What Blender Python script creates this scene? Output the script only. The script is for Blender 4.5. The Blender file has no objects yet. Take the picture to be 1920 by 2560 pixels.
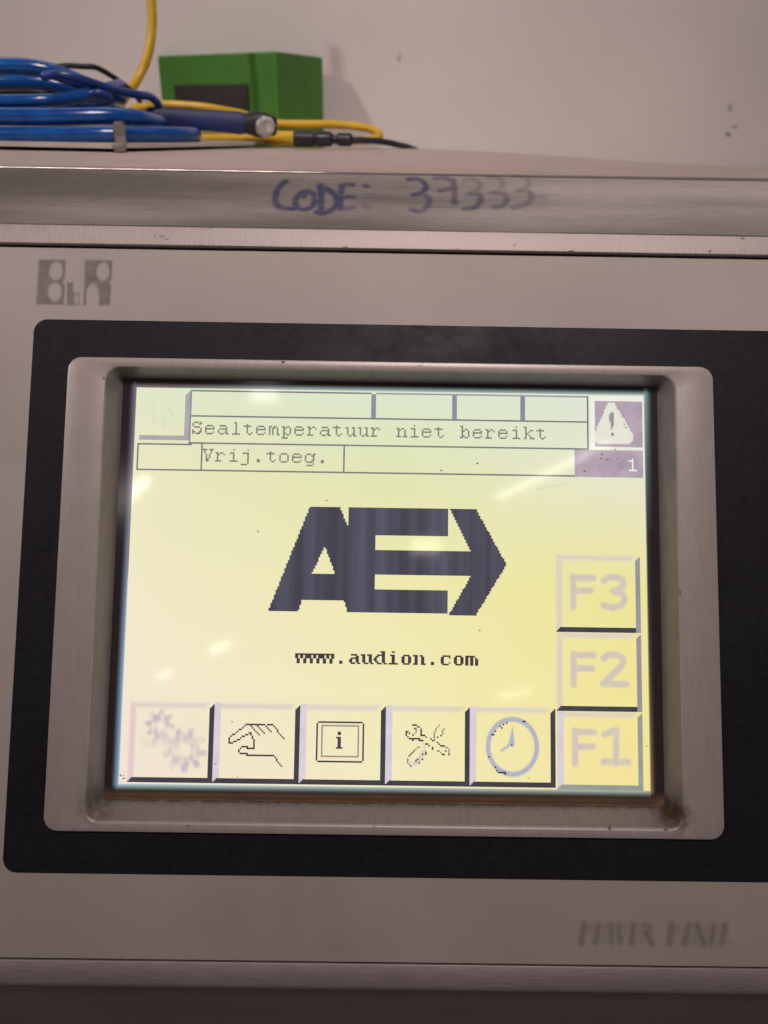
import bpy, bmesh, math, random
import numpy as np
from mathutils import Matrix, Vector, noise as mnoise

S = bpy.context.scene
COL = S.collection
R = math.radians

# ------------------------------------------------------------------ camera
cam_d = bpy.data.cameras.new('camera')
cam = bpy.data.objects.new('camera', cam_d)
COL.objects.link(cam)
rot = Matrix(((0.999876, -0.015157, -0.004348), (0.002923, 0.449149, -0.893452), (0.015495, 0.893328, 0.449138)))
cam.matrix_world = Matrix.Translation(Vector((-0.001818, -0.141976, 1.088988))) @ rot.to_4x4()
cam_d.sensor_fit = 'HORIZONTAL'
cam_d.sensor_width = 36.0
cam_d.lens = 36.06
cam_d.clip_start = 0.01
cam_d.clip_end = 60.0
cam_d.dof.use_dof = True
cam_d.dof.focus_distance = 0.168
cam_d.dof.aperture_fstop = 27.0
S.camera = cam

# ------------------------------------------------------------------ world, exposure
W = bpy.data.worlds.new('World')
S.world = W
W.use_nodes = True
bg = W.node_tree.nodes['Background']
bg.inputs[0].default_value = (1.0, 0.80, 0.74, 1)
bg.inputs[1].default_value = 0.045
S.view_settings.view_transform = 'Standard'
S.view_settings.look = 'None'
S.view_settings.exposure = 0.0
S.view_settings.gamma = 1.0

# ------------------------------------------------------------------ lamps (hall tubes and side lamp, plus lamps added for falloff and sheen)
def area(name, loc, target, sx, sy, power, col, spread=180):
    d = bpy.data.lights.new(name, 'AREA')
    d.shape = 'RECTANGLE'; d.size = sx; d.size_y = sy
    d.energy = power; d.color = col; d.spread = R(spread)
    o = bpy.data.objects.new(name, d)
    COL.objects.link(o)
    o.location = loc
    o.rotation_euler = (Vector(target) - Vector(loc)).to_track_quat('-Z', 'Y').to_euler()
    return o
WARM = (1.0, 0.855, 0.81)
area('added_key_lamp', (0.08, -0.35, 1.75), (0.01, 0.15, 1.11), 0.22, 0.14, 0.49, WARM, 54)  # added close above; its narrow beam makes the panel darker towards the bottom
area('side_lamp', (-0.84, -0.38, 1.71), (0, 0.35, 1.12), 0.04, 0.04, 0.33, WARM, 50)
area('added_sheen_lamp', (0.48, 0.30, 1.92), (0.40, -0.2, 1.2), 0.85, 0.03, 0.35, WARM)  # added out of view for the sheen on the steel band
area('added_sheen_lamp', (-0.20, 0.335, 1.42), (-0.20, 0.06, 1.08), 0.30, 0.018, 0.15, WARM)  # added near the wall for the bright line on the steel edge
def tube_lamp(a, b, width, power):
    a = Vector(a); b = Vector(b)
    d = bpy.data.lights.new('ceiling_tube', 'AREA')
    d.shape = 'RECTANGLE'; L = (b - a).length
    d.size = L; d.size_y = width; d.energy = power * L; d.color = (1, 0.93, 0.82)
    o = bpy.data.objects.new('ceiling_tube', d)
    COL.objects.link(o)
    x = (b - a).normalized(); z = Vector((0, 0, 1)); y = z.cross(x).normalized(); z = x.cross(y)
    o.matrix_world = Matrix.Translation((a + b) / 2) @ Matrix((x, y, z)).transposed().to_4x4()
tube_lamp((0.60, -2.99, 3.4), (1.09, -2.55, 3.4), 0.035, 1.2)
tube_lamp((-1.42, -3.13, 3.4), (-1.19, -2.87, 3.4), 0.04, 2.6)
tube_lamp((-1.184, -4.776, 3.4), (-1.034, -4.640, 3.4), 0.04, 2.4)
tube_lamp((-1.646, -5.213, 3.4), (-1.539, -5.114, 3.4), 0.04, 2.2)
tube_lamp((0.93, -5.472, 3.4), (1.181, -5.353, 3.4), 0.04, 1.9)

tube_lamp((0.18, -3.44, 3.4), (0.34, -3.44, 3.4), 0.14, 2.4)
tube_lamp((-0.59, -2.27, 3.4), (-0.47, -2.27, 3.4), 0.10, 2.0)

# ------------------------------------------------------------------ small helpers
def s2l(c):
    return tuple(((v / 255) / 12.92 if v <= 10.3 else ((v / 255 + 0.055) / 1.055) ** 2.4) for v in c)

def tag(o, label=None, cat=None, group=None, kind=None):
    if label: o['label'] = label
    if cat: o['category'] = cat
    if group: o['group'] = group
    if kind: o['kind'] = kind
    return o

def empty(name, loc, label, cat, rot=(0, 0, 0), group=None):
    o = bpy.data.objects.new(name, None)
    o.empty_display_size = 0.01
    COL.objects.link(o)
    o.location = loc; o.rotation_euler = rot
    tag(o, label, cat, group)
    return o

def mesh_obj(name, verts, faces, mats, parent=None, smooth=False, midx=None, loc=None):
    m = bpy.data.meshes.new(name)
    if loc is not None:
        verts = [(v[0] - loc[0], v[1] - loc[1], v[2] - loc[2]) for v in verts]
    m.from_pydata([tuple(map(float, v)) for v in verts], [], faces)
    if not isinstance(mats, (list, tuple)): mats = [mats]
    for k in mats: m.materials.append(k)
    if midx is not None:
        m.polygons.foreach_set('material_index', midx)
    if smooth:
        m.polygons.foreach_set('use_smooth', [True] * len(m.polygons))
    m.validate(); m.update()
    o = bpy.data.objects.new(name, m)
    COL.objects.link(o)
    if loc is not None: o.location = loc
    if parent is not None: o.parent = parent
    return o

def fix_normals(o):
    bm = bmesh.new(); bm.from_mesh(o.data)
    bmesh.ops.recalc_face_normals(bm, faces=bm.faces)
    bm.to_mesh(o.data); bm.free()

def catmull(pts, n=8):
    P = [Vector(p) for p in pts]
    P = [P[0] * 2 - P[1]] + P + [P[-1] * 2 - P[-2]]
    out = []
    for i in range(1, len(P) - 2):
        a, b, c, d = P[i - 1], P[i], P[i + 1], P[i + 2]
        for k in range(n):
            t = k / n
            out.append(0.5 * ((2 * b) + (c - a) * t + (2 * a - 5 * b + 4 * c - d) * t * t + (3 * b - a - 3 * c + d) * t ** 3))
    out.append(P[-2])
    return out

def tube_geo(pts, rad, seg=14, n=8, taper=None, flat=1.0):
    C = catmull(pts, n)
    N = len(C); vs = []; fs = []
    s = None
    for i, c in enumerate(C):
        t = (C[min(i + 1, N - 1)] - C[max(i - 1, 0)]).normalized()
        if s is None:
            s = t.cross(Vector((0.05, 0.1, 1)))
            if s.length < 0.2: s = t.cross(Vector((1, 0, 0)))
        s = (s - t * s.dot(t)).normalized(); w = s.cross(t).normalized()
        r = rad * (taper(i / (N - 1)) if taper else 1.0)
        for k in range(seg):
            a = 2 * math.pi * k / seg
            vs.append(c + s * (math.cos(a) * r * flat) + w * (math.sin(a) * r))
    for i in range(N - 1):
        for k in range(seg):
            k2 = (k + 1) % seg
            fs.append((i * seg + k, i * seg + k2, (i + 1) * seg + k2, (i + 1) * seg + k))
    # rounded ends
    for end in (0, N - 1):
        t = (C[1] - C[0]).normalized() * -1 if end == 0 else (C[-1] - C[-2]).normalized()
        base = end * seg; r = rad * (taper(end / (N - 1)) if taper else 1.0)
        prev = [base + k for k in range(seg)]
        for q in (0.35, 0.7):
            cur = []
            for k in range(seg):
                v = vs[base + k]; off = v - C[end]
                cur.append(len(vs)); vs.append(C[end] + off * math.sqrt(1 - q * q) + t * r * q)
            for k in range(seg):
                k2 = (k + 1) % seg
                fs.append((prev[k], prev[k2], cur[k2], cur[k]) if end else (prev[k2], prev[k], cur[k], cur[k2]))
            prev = cur
        fs.append(tuple(prev) if end else tuple(reversed(prev)))
    return vs, fs

def tube_obj(name, pts, rad, mat, parent=None, loc=None, **kw):
    vs, fs = tube_geo(pts, rad, **kw)
    if parent is not None and loc is None:
        loc = parent.location
        o = mesh_obj(name, [(v[0] - loc[0], v[1] - loc[1], v[2] - loc[2]) for v in vs], fs, mat, parent, True)
    else:
        o = mesh_obj(name, vs, fs, mat, parent, True, loc=loc)
    fix_normals(o)
    return o

# ------------------------------------------------------------------ materials
def newmat(name):
    m = bpy.data.materials.new(name); m.use_nodes = True
    nt = m.node_tree
    return m, nt, nt.nodes['Principled BSDF']

def node(nt, t, **kw):
    n = nt.nodes.new(t)
    for k, v in kw.items(): setattr(n, k, v)
    return n

def noise_mix(nt, a, b, scale, detail=4, stretch=(1, 1, 1), lo=0.35, hi=0.65, rough=0.5):
    tc = node(nt, 'ShaderNodeTexCoord'); mp = node(nt, 'ShaderNodeMapping')
    mp.inputs['Scale'].default_value = stretch
    nz = node(nt, 'ShaderNodeTexNoise')
    nz.inputs['Scale'].default_value = scale; nz.inputs['Detail'].default_value = detail
    nz.inputs['Roughness'].default_value = rough
    rp = node(nt, 'ShaderNodeValToRGB')
    rp.color_ramp.elements[0].position = lo; rp.color_ramp.elements[1].position = hi
    rp.color_ramp.elements[0].color = (*a, 1); rp.color_ramp.elements[1].color = (*b, 1)
    L = nt.links
    L.new(tc.outputs['Object'], mp.inputs[0]); L.new(mp.outputs[0], nz.inputs['Vector'])
    L.new(nz.outputs['Fac'], rp.inputs[0])
    return rp.outputs[0], nz.outputs['Fac']

def add_bump(nt, bsdf, fac, strength, dist):
    b = node(nt, 'ShaderNodeBump')
    b.inputs['Strength'].default_value = strength; b.inputs['Distance'].default_value = dist
    nt.links.new(fac, b.inputs['Height']); nt.links.new(b.outputs[0], bsdf.inputs['Normal'])

def simple(name, a, b=None, rough=0.5, scale=60, metal=0.0, stretch=(1, 1, 1), bump=0.0, bdist=0.0002, lo=0.35, hi=0.65, spec=0.5, detail=4):
    m, nt, p = newmat(name)
    p.inputs['Roughness'].default_value = rough
    p.inputs['Metallic'].default_value = metal
    p.inputs['Specular IOR Level'].default_value = spec
    c, f = noise_mix(nt, a, b or a, scale, stretch=stretch, lo=lo, hi=hi, detail=detail)
    nt.links.new(c, p.inputs['Base Color'])
    if bump: add_bump(nt, p, f, bump, bdist)
    return m

def metal_mat(name, col, rough, stretch, scale=500, var=0.10, aniso=0.5, blotch=0.12, metallic=0.85, bst=(1, 2.2, 2.2)):
    """brushed stainless: fine grain plus slow blotches of wear"""
    m, nt, p = newmat(name); L = nt.links
    p.inputs['Metallic'].default_value = metallic
    lo = tuple(v * (1 - var) for v in col); hi = tuple(min(1, v * (1 + var)) for v in col)
    c, f = noise_mix(nt, lo, hi, scale, stretch=stretch, detail=3, lo=0.3, hi=0.7)
    c2, f2 = noise_mix(nt, (1 - blotch,) * 3, (1, 1, 1), 22, stretch=bst, detail=5)
    mx = node(nt, 'ShaderNodeMix', data_type='RGBA', blend_type='MULTIPLY')
    mx.inputs[0].default_value = 1.0
    L.new(c, mx.inputs[6]); L.new(c2, mx.inputs[7]); L.new(mx.outputs[2], p.inputs['Base Color'])
    mr = node(nt, 'ShaderNodeMapRange')
    mr.inputs[3].default_value = rough * 0.8; mr.inputs[4].default_value = rough * 1.25
    L.new(f, mr.inputs[0]); L.new(mr.outputs[0], p.inputs['Roughness'])
    add_bump(nt, p, f, 0.25, 0.00004)
    return m

M = {}
M['wall'] = simple('wall_paint', (0.575, 0.538, 0.528), (0.635, 0.597, 0.586), 0.62, 9, bump=0.10, bdist=0.0006, detail=8)
M['foil'] = simple('pale_foil', (0.40, 0.355, 0.335), (0.44, 0.395, 0.375), 0.55, 26, bump=0.05, bdist=0.00006, detail=7, spec=0.2)
M['border'] = simple('black_border_print', (0.0125, 0.012, 0.0175), (0.018, 0.0172, 0.024), 0.45, 700, bump=0.05, bdist=0.00002, spec=0.08)
_nt = M['border'].node_tree; _p = _nt.nodes['Principled BSDF']
_c, _f = noise_mix(_nt, (.34,) * 3, (.62,) * 3, 45, detail=7, rough=.7)
_nt.links.new(_c, _p.inputs['Roughness']); _p.inputs['Specular IOR Level'].default_value = .16
M['strip'] = metal_mat('ground_steel', (0.43, 0.375, 0.365), 0.55, (9, 0.35, 1), 700, 0.16, metallic=0.4)
M['band'] = metal_mat('brushed_steel', (0.62, 0.56, 0.54), 0.34, (0.25, 6, 6), 900, 0.12, blotch=0.42, bst=(0.45, 5, 5))
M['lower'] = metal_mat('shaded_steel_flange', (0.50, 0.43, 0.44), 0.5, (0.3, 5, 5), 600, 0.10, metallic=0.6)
M['cover'] = metal_mat('dull_steel_cover', (0.52, 0.435, 0.395), 0.55, (0.3, 5, 5), 500, 0.10, metallic=0.5)
M['gap'] = simple('dark_gap', (0.006, 0.005, 0.005), (0.01, 0.008, 0.008), 0.8)
M['green'] = simple('green_paint', (0.042, 0.165, 0.016), (0.055, 0.195, 0.024), 0.5, 40, bump=0.08)
M['darkplate'] = simple('dark_grey_plate', (0.017, 0.014, 0.014), (0.03, 0.026, 0.026), 0.55, 90)
M['blue'] = simple('blue_hose_plastic', (0.003, 0.048, 0.22), (0.006, 0.08, 0.33), 0.2, 120, spec=0.6)
M['bluecable'] = simple('blue_cable_sheath', (0.006, 0.03, 0.17), (0.01, 0.045, 0.24), 0.3, 160, spec=0.5)
M['bluedark'] = simple('dark_blue_sleeve', (0.004, 0.012, 0.075), (0.008, 0.02, 0.115), 0.55, 120, bump=0.1)
M['yellow'] = simple('yellow_cable_sheath', (0.52, 0.31, 0.012), (0.62, 0.40, 0.03), 0.33, 140, spec=0.5)
M['black'] = simple('black_rubber', (0.006, 0.006, 0.007), (0.012, 0.012, 0.014), 0.45, 150)
M['navy'] = simple('navy_cable_sheath', (0.012, 0.014, 0.03), (0.02, 0.024, 0.05), 0.4, 150)
M['plug'] = simple('black_plug_plastic', (0.006, 0.007, 0.013), (0.011, 0.013, 0.026), 0.4, 200, bump=0.15)
M['bolt'] = metal_mat('zinc_bolt', (0.62, 0.60, 0.58), 0.38, (1, 1, 1), 300, 0.2)
M['tray'] = simple('pale_grey_sheet', (0.40, 0.37, 0.34), (0.47, 0.44, 0.41), 0.5, 50)
m, nt, p = newmat('clear_tie'); M['tie'] = m
p.inputs['Base Color'].default_value = (0.17, 0.15, 0.13, 1); p.inputs['Roughness'].default_value = 0.35
p.inputs['Transmission Weight'].default_value = 0.35; p.inputs['IOR'].default_value = 1.3
m, nt, p = newmat('blue_clear_tie'); M['bluetie'] = m
p.inputs['Base Color'].default_value = (0.05, 0.11, 0.42, 1); p.inputs['Roughness'].default_value = 0.25
p.inputs['Transmission Weight'].default_value = 0.3; p.inputs['IOR'].default_value = 1.3

# bezel: satin silver plastic, brown grime settled in the lower inside corners
m, nt, p = newmat('silver_bezel_plastic'); M['bezel'] = m; L = nt.links
p.inputs['Roughness'].default_value = 0.38; p.inputs['Metallic'].default_value = 0.15
p.inputs['Specular IOR Level'].default_value = 0.5
c, f = noise_mix(nt, (0.40, 0.35, 0.34), (0.435, 0.38, 0.37), 420, stretch=(3, 0.4, 1), detail=3)
tc = node(nt, 'ShaderNodeTexCoord'); sx = node(nt, 'ShaderNodeSeparateXYZ'); L.new(tc.outputs['Object'], sx.inputs[0])
def math_node(op, a, b=None, c=None, clamp=False):
    n = node(nt, 'ShaderNodeMath', operation=op); n.use_clamp = clamp
    for i, v in enumerate((a, b, c)):
        if v is None: continue
        if isinstance(v, (int, float)): n.inputs[i].default_value = v
        else: L.new(v, n.inputs[i])
    return n.outputs[0]
def maprange(v, a, b):
    n = node(nt, 'ShaderNodeMapRange'); n.clamp = True
    n.inputs[1].default_value = a; n.inputs[2].default_value = b
    L.new(v, n.inputs[0]); return n.outputs[0]
X, Y, Z = sx.outputs
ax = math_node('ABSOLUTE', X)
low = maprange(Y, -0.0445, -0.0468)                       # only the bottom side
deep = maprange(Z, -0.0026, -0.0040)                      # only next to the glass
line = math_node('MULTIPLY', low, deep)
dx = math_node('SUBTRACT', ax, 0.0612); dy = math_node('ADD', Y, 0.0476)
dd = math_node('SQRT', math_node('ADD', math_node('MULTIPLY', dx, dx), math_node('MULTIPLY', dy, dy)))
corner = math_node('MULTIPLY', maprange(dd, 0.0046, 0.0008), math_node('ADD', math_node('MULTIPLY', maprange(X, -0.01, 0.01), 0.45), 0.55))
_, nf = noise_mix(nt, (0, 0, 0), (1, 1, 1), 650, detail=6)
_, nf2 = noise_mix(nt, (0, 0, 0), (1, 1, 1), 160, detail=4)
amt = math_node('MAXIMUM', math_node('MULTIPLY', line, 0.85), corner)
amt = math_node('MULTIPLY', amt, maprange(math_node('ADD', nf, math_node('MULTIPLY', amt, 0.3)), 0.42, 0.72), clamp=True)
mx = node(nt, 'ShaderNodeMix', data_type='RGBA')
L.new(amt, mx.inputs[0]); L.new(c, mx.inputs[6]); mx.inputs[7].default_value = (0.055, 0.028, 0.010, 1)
mx2 = node(nt, 'ShaderNodeMix', data_type='RGBA', blend_type='MULTIPLY'); mx2.inputs[0].default_value = 0.07
L.new(mx.outputs[2], mx2.inputs[6]); L.new(nf2, mx2.inputs[7])
L.new(mx2.outputs[2], p.inputs['Base Color'])

M['inner'] = M['bezel'].copy(); M['inner'].name = 'shaded_inner_chamfer'  # bezel plastic darkened: shade of the inner slopes put into the colour
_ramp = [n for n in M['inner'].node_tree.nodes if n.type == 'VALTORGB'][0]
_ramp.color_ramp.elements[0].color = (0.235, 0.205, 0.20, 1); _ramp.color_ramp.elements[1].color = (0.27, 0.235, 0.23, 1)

# print / marker ink with a per-vertex coverage attribute
def ink_mat(name, col, rough=0.5, emit=None, gain=1.0, noise=0.0, nscale=900, spec=0.5, stretch=(1, 1, 1)):
    m, nt, p = newmat(name); L = nt.links
    p.inputs['Base Color'].default_value = (*col, 1); p.inputs['Roughness'].default_value = rough
    p.inputs['Specular IOR Level'].default_value = spec
    if emit:
        p.inputs['Emission Color'].default_value = (*emit, 1); p.inputs['Emission Strength'].default_value = 1.0
    at = node(nt, 'ShaderNodeAttribute', attribute_name='ink')
    mu = node(nt, 'ShaderNodeMath', operation='MULTIPLY'); mu.use_clamp = True
    mu.inputs[1].default_value = gain; L.new(at.outputs['Fac'], mu.inputs[0])
    fac = mu.outputs[0]
    if noise:
        tc = node(nt, 'ShaderNodeTexCoord'); nz = node(nt, 'ShaderNodeTexNoise'); mp = node(nt, 'ShaderNodeMapping')
        mp.inputs['Scale'].default_value = stretch
        nz.inputs['Scale'].default_value = nscale; nz.inputs['Detail'].default_value = 4
        L.new(tc.outputs['Object'], mp.inputs[0]); L.new(mp.outputs[0], nz.inputs['Vector'])
        mr = node(nt, 'ShaderNodeMapRange'); mr.inputs[1].default_value = 0.3; mr.inputs[2].default_value = 0.7
        mr.inputs[3].default_value = 1 - noise; mr.inputs[4].default_value = 1.0
        L.new(nz.outputs['Fac'], mr.inputs[0])
        m2 = node(nt, 'ShaderNodeMath', operation='MULTIPLY')
        L.new(fac, m2.inputs[0]); L.new(mr.outputs[0], m2.inputs[1]); fac = m2.outputs[0]
    L.new(fac, p.inputs['Alpha'])
    return m

# ------------------------------------------------------------------ panel frame (mm, u right, v up the sloping face, n towards the viewer)
TH = R(32.0)
UA = Vector((1, 0, 0)); VA = Vector((0, math.sin(TH), math.cos(TH))); NA = Vector((0, -math.cos(TH), math.sin(TH)))
PO = Vector((0, 0, 1.0)); PROT = (R(58.0), 0, 0)
def w2p(w):
    d = Vector(w) - PO
    return (d.dot(UA), d.dot(VA), d.dot(NA))
def mm(p): return (p[0] / 1000, p[1] / 1000, p[2] / 1000)

def ink_mesh(name, parent, bbox, cell, fn, mat, mapf, thr=0.015):
    """soft-edged print: a fine grid that follows the surface, coverage stored per vertex"""
    x0, y0, x1, y1 = bbox
    nx = max(2, int((x1 - x0) / cell) + 1); ny = max(2, int((y1 - y0) / cell) + 1)
    gx = np.linspace(x0, x1, nx); gy = np.linspace(y0, y1, ny)
    A, B = np.meshgrid(gx, gy)
    I = np.clip(fn(A, B), 0, 1)
    keep = np.maximum(np.maximum(I[:-1, :-1], I[1:, :-1]), np.maximum(I[:-1, 1:], I[1:, 1:])) > thr
    ids = -np.ones(I.shape, int); vs = []; ink = []; fs = []
    for j, i in zip(*np.nonzero(keep)):
        q = []
        for (b, a) in ((j, i), (j, i + 1), (j + 1, i + 1), (j + 1, i)):
            if ids[b, a] < 0:
                ids[b, a] = len(vs); vs.append(mm(mapf(A[b, a], B[b, a]))); ink.append(I[b, a])
            q.append(int(ids[b, a]))
        fs.append(q)
    o = mesh_obj(name, vs, fs, mat, parent)
    at = o.data.attributes.new('ink', 'FLOAT', 'POINT')
    at.data.foreach_set('value', np.array(ink, dtype=np.float32))
    return o

def seg_dist(A, B, p, q):
    px, py = p; dx, dy = q[0] - p[0], q[1] - p[1]
    l2 = dx * dx + dy * dy + 1e-12
    t = np.clip(((A - px) * dx + (B - py) * dy) / l2, 0, 1)
    return np.hypot(A - px - t * dx, B - py - t * dy)
def poly_ink(A, B, pts, w, soft):
    d = np.full(A.shape, 1e9)
    for p, q in zip(pts[:-1], pts[1:]): d = np.minimum(d, seg_dist(A, B, p, q))
    return np.clip((w / 2 + soft / 2 - d) / soft, 0, 1)
def smooth2(pts, n=6):
    return [(v.x, v.y) for v in catmull([(p[0], p[1], 0) for p in pts], n)]
def inside(A, B, poly):
    r = np.zeros(A.shape, bool); n = len(poly)
    for i in range(n):
        x1, y1 = poly[i]; x2, y2 = poly[(i + 1) % n]
        c = ((y1 > B) != (y2 > B))
        with np.errstate(divide='ignore', invalid='ignore'):
            xx = (x2 - x1) * (B - y1) / ((y2 - y1) if y2 != y1 else 1e-9) + x1
        r ^= c & (A < xx)
    return r
def soft_poly(A, B, poly, soft):
    d = np.full(A.shape, 1e9); n = len(poly)
    for i in range(n): d = np.minimum(d, seg_dist(A, B, poly[i], poly[(i + 1) % n]))
    d = np.where(inside(A, B, poly), d, -d)
    return np.clip(0.5 + d / soft, 0, 1)
def ell(A, B, cx, cy, rx, ry, soft):
    d = (1 - np.hypot((A - cx) / rx, (B - cy) / ry)) * min(rx, ry)
    return np.clip(0.5 + d / soft, 0, 1)

def rrect(hu0, hu1, hv0, hv1, r, n, seg=7):
    """rounded rectangle loop, counter-clockwise; r = corner radius (or 4 radii br,tr,tl,bl)"""
    rs = r if isinstance(r, (tuple, list)) else (r,) * 4
    out = []
    for (cx, cy, a0, rr) in ((hu1, hv0, -90, rs[0]), (hu1, hv1, 0, rs[1]), (hu0, hv1, 90, rs[2]), (hu0, hv0, 180, rs[3])):
        ox = cx - rr if cx == hu1 else cx + rr
        oy = cy + rr if cy == hv0 else cy - rr
        for k in range(seg + 1):
            a = R(a0 + 90 * k / seg)
            out.append((ox + rr * math.cos(a), oy + rr * math.sin(a), n))
    return out

def loops_obj(name, loops, mat, parent, smooth=True, cap=False, close=False):
    vs = []; fs = []; k = len(loops[0])
    for l in loops: vs += [mm(p) for p in l]
    rng = len(loops) if close else len(loops) - 1
    for i in range(rng):
        a = i * k; b = ((i + 1) % len(loops)) * k
        for j in range(k):
            j2 = (j + 1) % k
            fs.append((a + j, a + j2, b + j2, b + j))
    if cap: fs.append(tuple((len(loops) - 1) * k + j for j in range(k)))
    o = mesh_obj(name, vs, fs, mat, parent, smooth)
    if smooth:
        o.data.set_sharp_from_angle(angle=R(32))
    return o

# ================================================================== wall behind
WY = 0.3580
vs = []; fs = []; nx, nz = 40, 24
for j in range(nz + 1):
    for i in range(nx + 1):
        vs.append((-1.2 + 2.4 * i / nx, WY, 0.55 + 1.3 * j / nz))
for j in range(nz):
    for i in range(nx):
        a = j * (nx + 1) + i; fs.append((a, a + 1, a + nx + 2, a + nx + 1))
wall = mesh_obj('wall', vs, fs, M['wall'])
tag(wall, 'pinkish white painted wall behind the machine with a few dark scuffs', 'wall', kind='structure')
M['scuff'] = ink_mat('dark_scuff', (0.05, 0.04, 0.035), 0.7, noise=0.6, nscale=700)
scp = [(0.0051, 0.3580, 1.1242), (0.0141, 0.3580, 1.1245), (0.1954, 0.3580, 1.1022), (0.1994, 0.3580, 1.0915), (0.1965, 0.3580, 1.0877), (0.1047, 0.3580, 1.1175)]
def scuff_fn(A, B):
    o = np.zeros(A.shape)
    for (x, z, dx, dz, w, s) in ((scp[0][0], scp[0][2], -.0006, -.0024, .0012, .55), (scp[1][0], scp[1][2], .0004, -.0008, .0008, .28),
                                 (scp[2][0], scp[2][2], .0, -.0022, .0022, .35), (scp[3][0], scp[3][2], .0022, -.0002, .0011, .5), (scp[3][0], scp[3][2], -.0002, -.0006, .0012, .4),
                                 (scp[4][0], scp[4][2], .0012, -.0006, .0016, .75)):
        o = np.maximum(o, s * poly_ink(A, B, [(x, z), (x + dx, z + dz)], w, .0014))
    return o
def wall_marks(name, x0, z0, x1, z1):
    ink_mesh(name, wall, (x0, z0, x1, z1), 0.0004, scuff_fn, M['scuff'], lambda a, b: (a * 1000, WY * 1000 - 0.15, b * 1000))
wall_marks('scuff_mark', scp[0][0] - .006, scp[0][2] - .006, scp[1][0] + .006, scp[0][2] + .006)
wall_marks('scuff_mark', scp[2][0] - .006, scp[4][2] - .006, scp[2][0] + .008, scp[2][2] + .006)

# ================================================================== stainless enclosure
enc = empty('machine_enclosure', PO, 'brushed stainless steel machine housing with blue handwriting on its top edge', 'machine housing', PROT)
U0, U1 = -380.0, 400.0
CRV, CRN = 79.38, 1.2
TB = R(25.0)
def band_pt(s, off=0.0):
    """point on the slightly hollow band, s = distance up from the crease"""
    sag = -0.35 * math.sin(math.pi * min(max(s / 19.2, 0), 1))
    return (CRV + s * math.cos(TB) + (sag + off) * math.sin(TB), CRN - s * math.sin(TB) + (sag + off) * math.cos(TB))
def extrude(name, prof, mat, parent, closed=False, nu=26, u0=U0, u1=U1, wob=0.0):
    vs = []; fs = []; k = len(prof)
    for i in range(nu + 1):
        u = u0 + (u1 - u0) * i / nu
        for (v, n) in prof: vs.append(mm((u, v, n)))
    for i in range(nu):
        for j in range(k if closed else k - 1):
            a = i * k + j; b = i * k + (j + 1) % k
            fs.append((a, a + k, b + k, b))
    o = mesh_obj(name, vs, fs, mat, parent, True)
    o.data.set_sharp_from_angle(angle=R(30))
    return o
extrude('front_strip', [(74.95, -3.0), (74.95, 1.0), (75.12, 1.2), (79.1, 1.2), (79.25, 1.16)], M['strip'], enc)
prof = [(79.25, 1.16), (79.3, 0.98)] + [band_pt(s) for s in np.linspace(0.25, 19.2, 16)]
# rounded top edge turning from the band into the level top
e0 = Vector(band_pt(19.2)); d0 = Vector((math.cos(TB), -math.sin(TB)))
topd = Vector((math.sin(TH), -math.cos(TH)))                # world +Y in (v, n)
rr = 4.4; a0 = math.atan2(d0.y, d0.x); a1 = math.atan2(topd.y, topd.x)
nrm0 = Vector((math.sin(TB), math.cos(TB))); cc = e0 - nrm0 * rr
for k in range(1, 9):
    a = a0 + (a1 - a0) * k / 8
    prof.append((cc.x - math.sin(a) * rr, cc.y + math.cos(a) * rr))
extrude('top_band', prof[:18], M['band'], enc, nu=40)
M['edge'] = metal_mat('polished_steel_edge', (0.66, 0.6, 0.58), 0.10, (0.25, 6, 6), 900, 0.12)
extrude('top_edge', prof[17:], M['edge'], enc, nu=40)
edge_w = PO + VA * (prof[-1][0] / 1000) + NA * (prof[-1][1] / 1000)
EY, EZ = edge_w.y, edge_w.z
# level top cover: sags a little to the right, falls away behind its crest
cx = [-0.30, -0.13, -0.0508, 0.0086, 0.0487, 0.0903, 0.132, 0.1696, 0.23]
cz = [1.0795, 1.0795, 1.0796, 1.0801, 1.0792, 1.0774, 1.0754, 1.0744, 1.0735]
vs = []; fs = []; NX, NY = 140, 26
for j in range(NY + 1):
    for i in range(NX + 1):
        x = -0.38 + 0.78 * i / NX
        y = EY + (0.354 - EY) * j / NY
        zc = float(np.interp(x, cx, cz)) - 0.0003
        if y <= 0.236: z = EZ + (zc - EZ) * ((y - EY) / (0.236 - EY)) ** 1.0
        else: z = zc - 0.006 * ((y - 0.236) / 0.12) ** 1.5
        vs.append(w2p((x, y, z)))
for j in range(NY):
    for i in range(NX):
        a = j * (NX + 1) + i; fs.append((a, a + 1, a + NX + 2, a + NX + 1))
top = mesh_obj('top_cover', vs, fs, M['cover'], enc, True)
def top_z(x, y):
    zc = float(np.interp(x, cx, cz)) - 0.0003
    return EZ + (zc - EZ) * ((y - EY) / (0.236 - EY)) if y <= 0.236 else zc - 0.006 * ((y - 0.236) / 0.12) ** 1.5
# lower flange, turning under
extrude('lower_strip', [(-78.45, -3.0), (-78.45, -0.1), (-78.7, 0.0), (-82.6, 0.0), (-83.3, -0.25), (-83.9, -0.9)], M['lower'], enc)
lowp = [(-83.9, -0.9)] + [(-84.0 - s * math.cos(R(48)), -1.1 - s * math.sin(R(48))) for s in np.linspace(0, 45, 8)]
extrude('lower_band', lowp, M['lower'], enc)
extrude('front_face', [(74.9, -0.1), (-78.4, -0.1)], M['strip'], enc, nu=4, u0=U0, u1=-112.6)
extrude('front_face', [(74.9, -0.1), (-78.4, -0.1)], M['strip'], enc, nu=4, u0=150.6, u1=U1)
extrude('panel_recess', [(75.6, -8.0), (-79.6, -8.0)], M['gap'], enc, nu=2)

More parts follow.
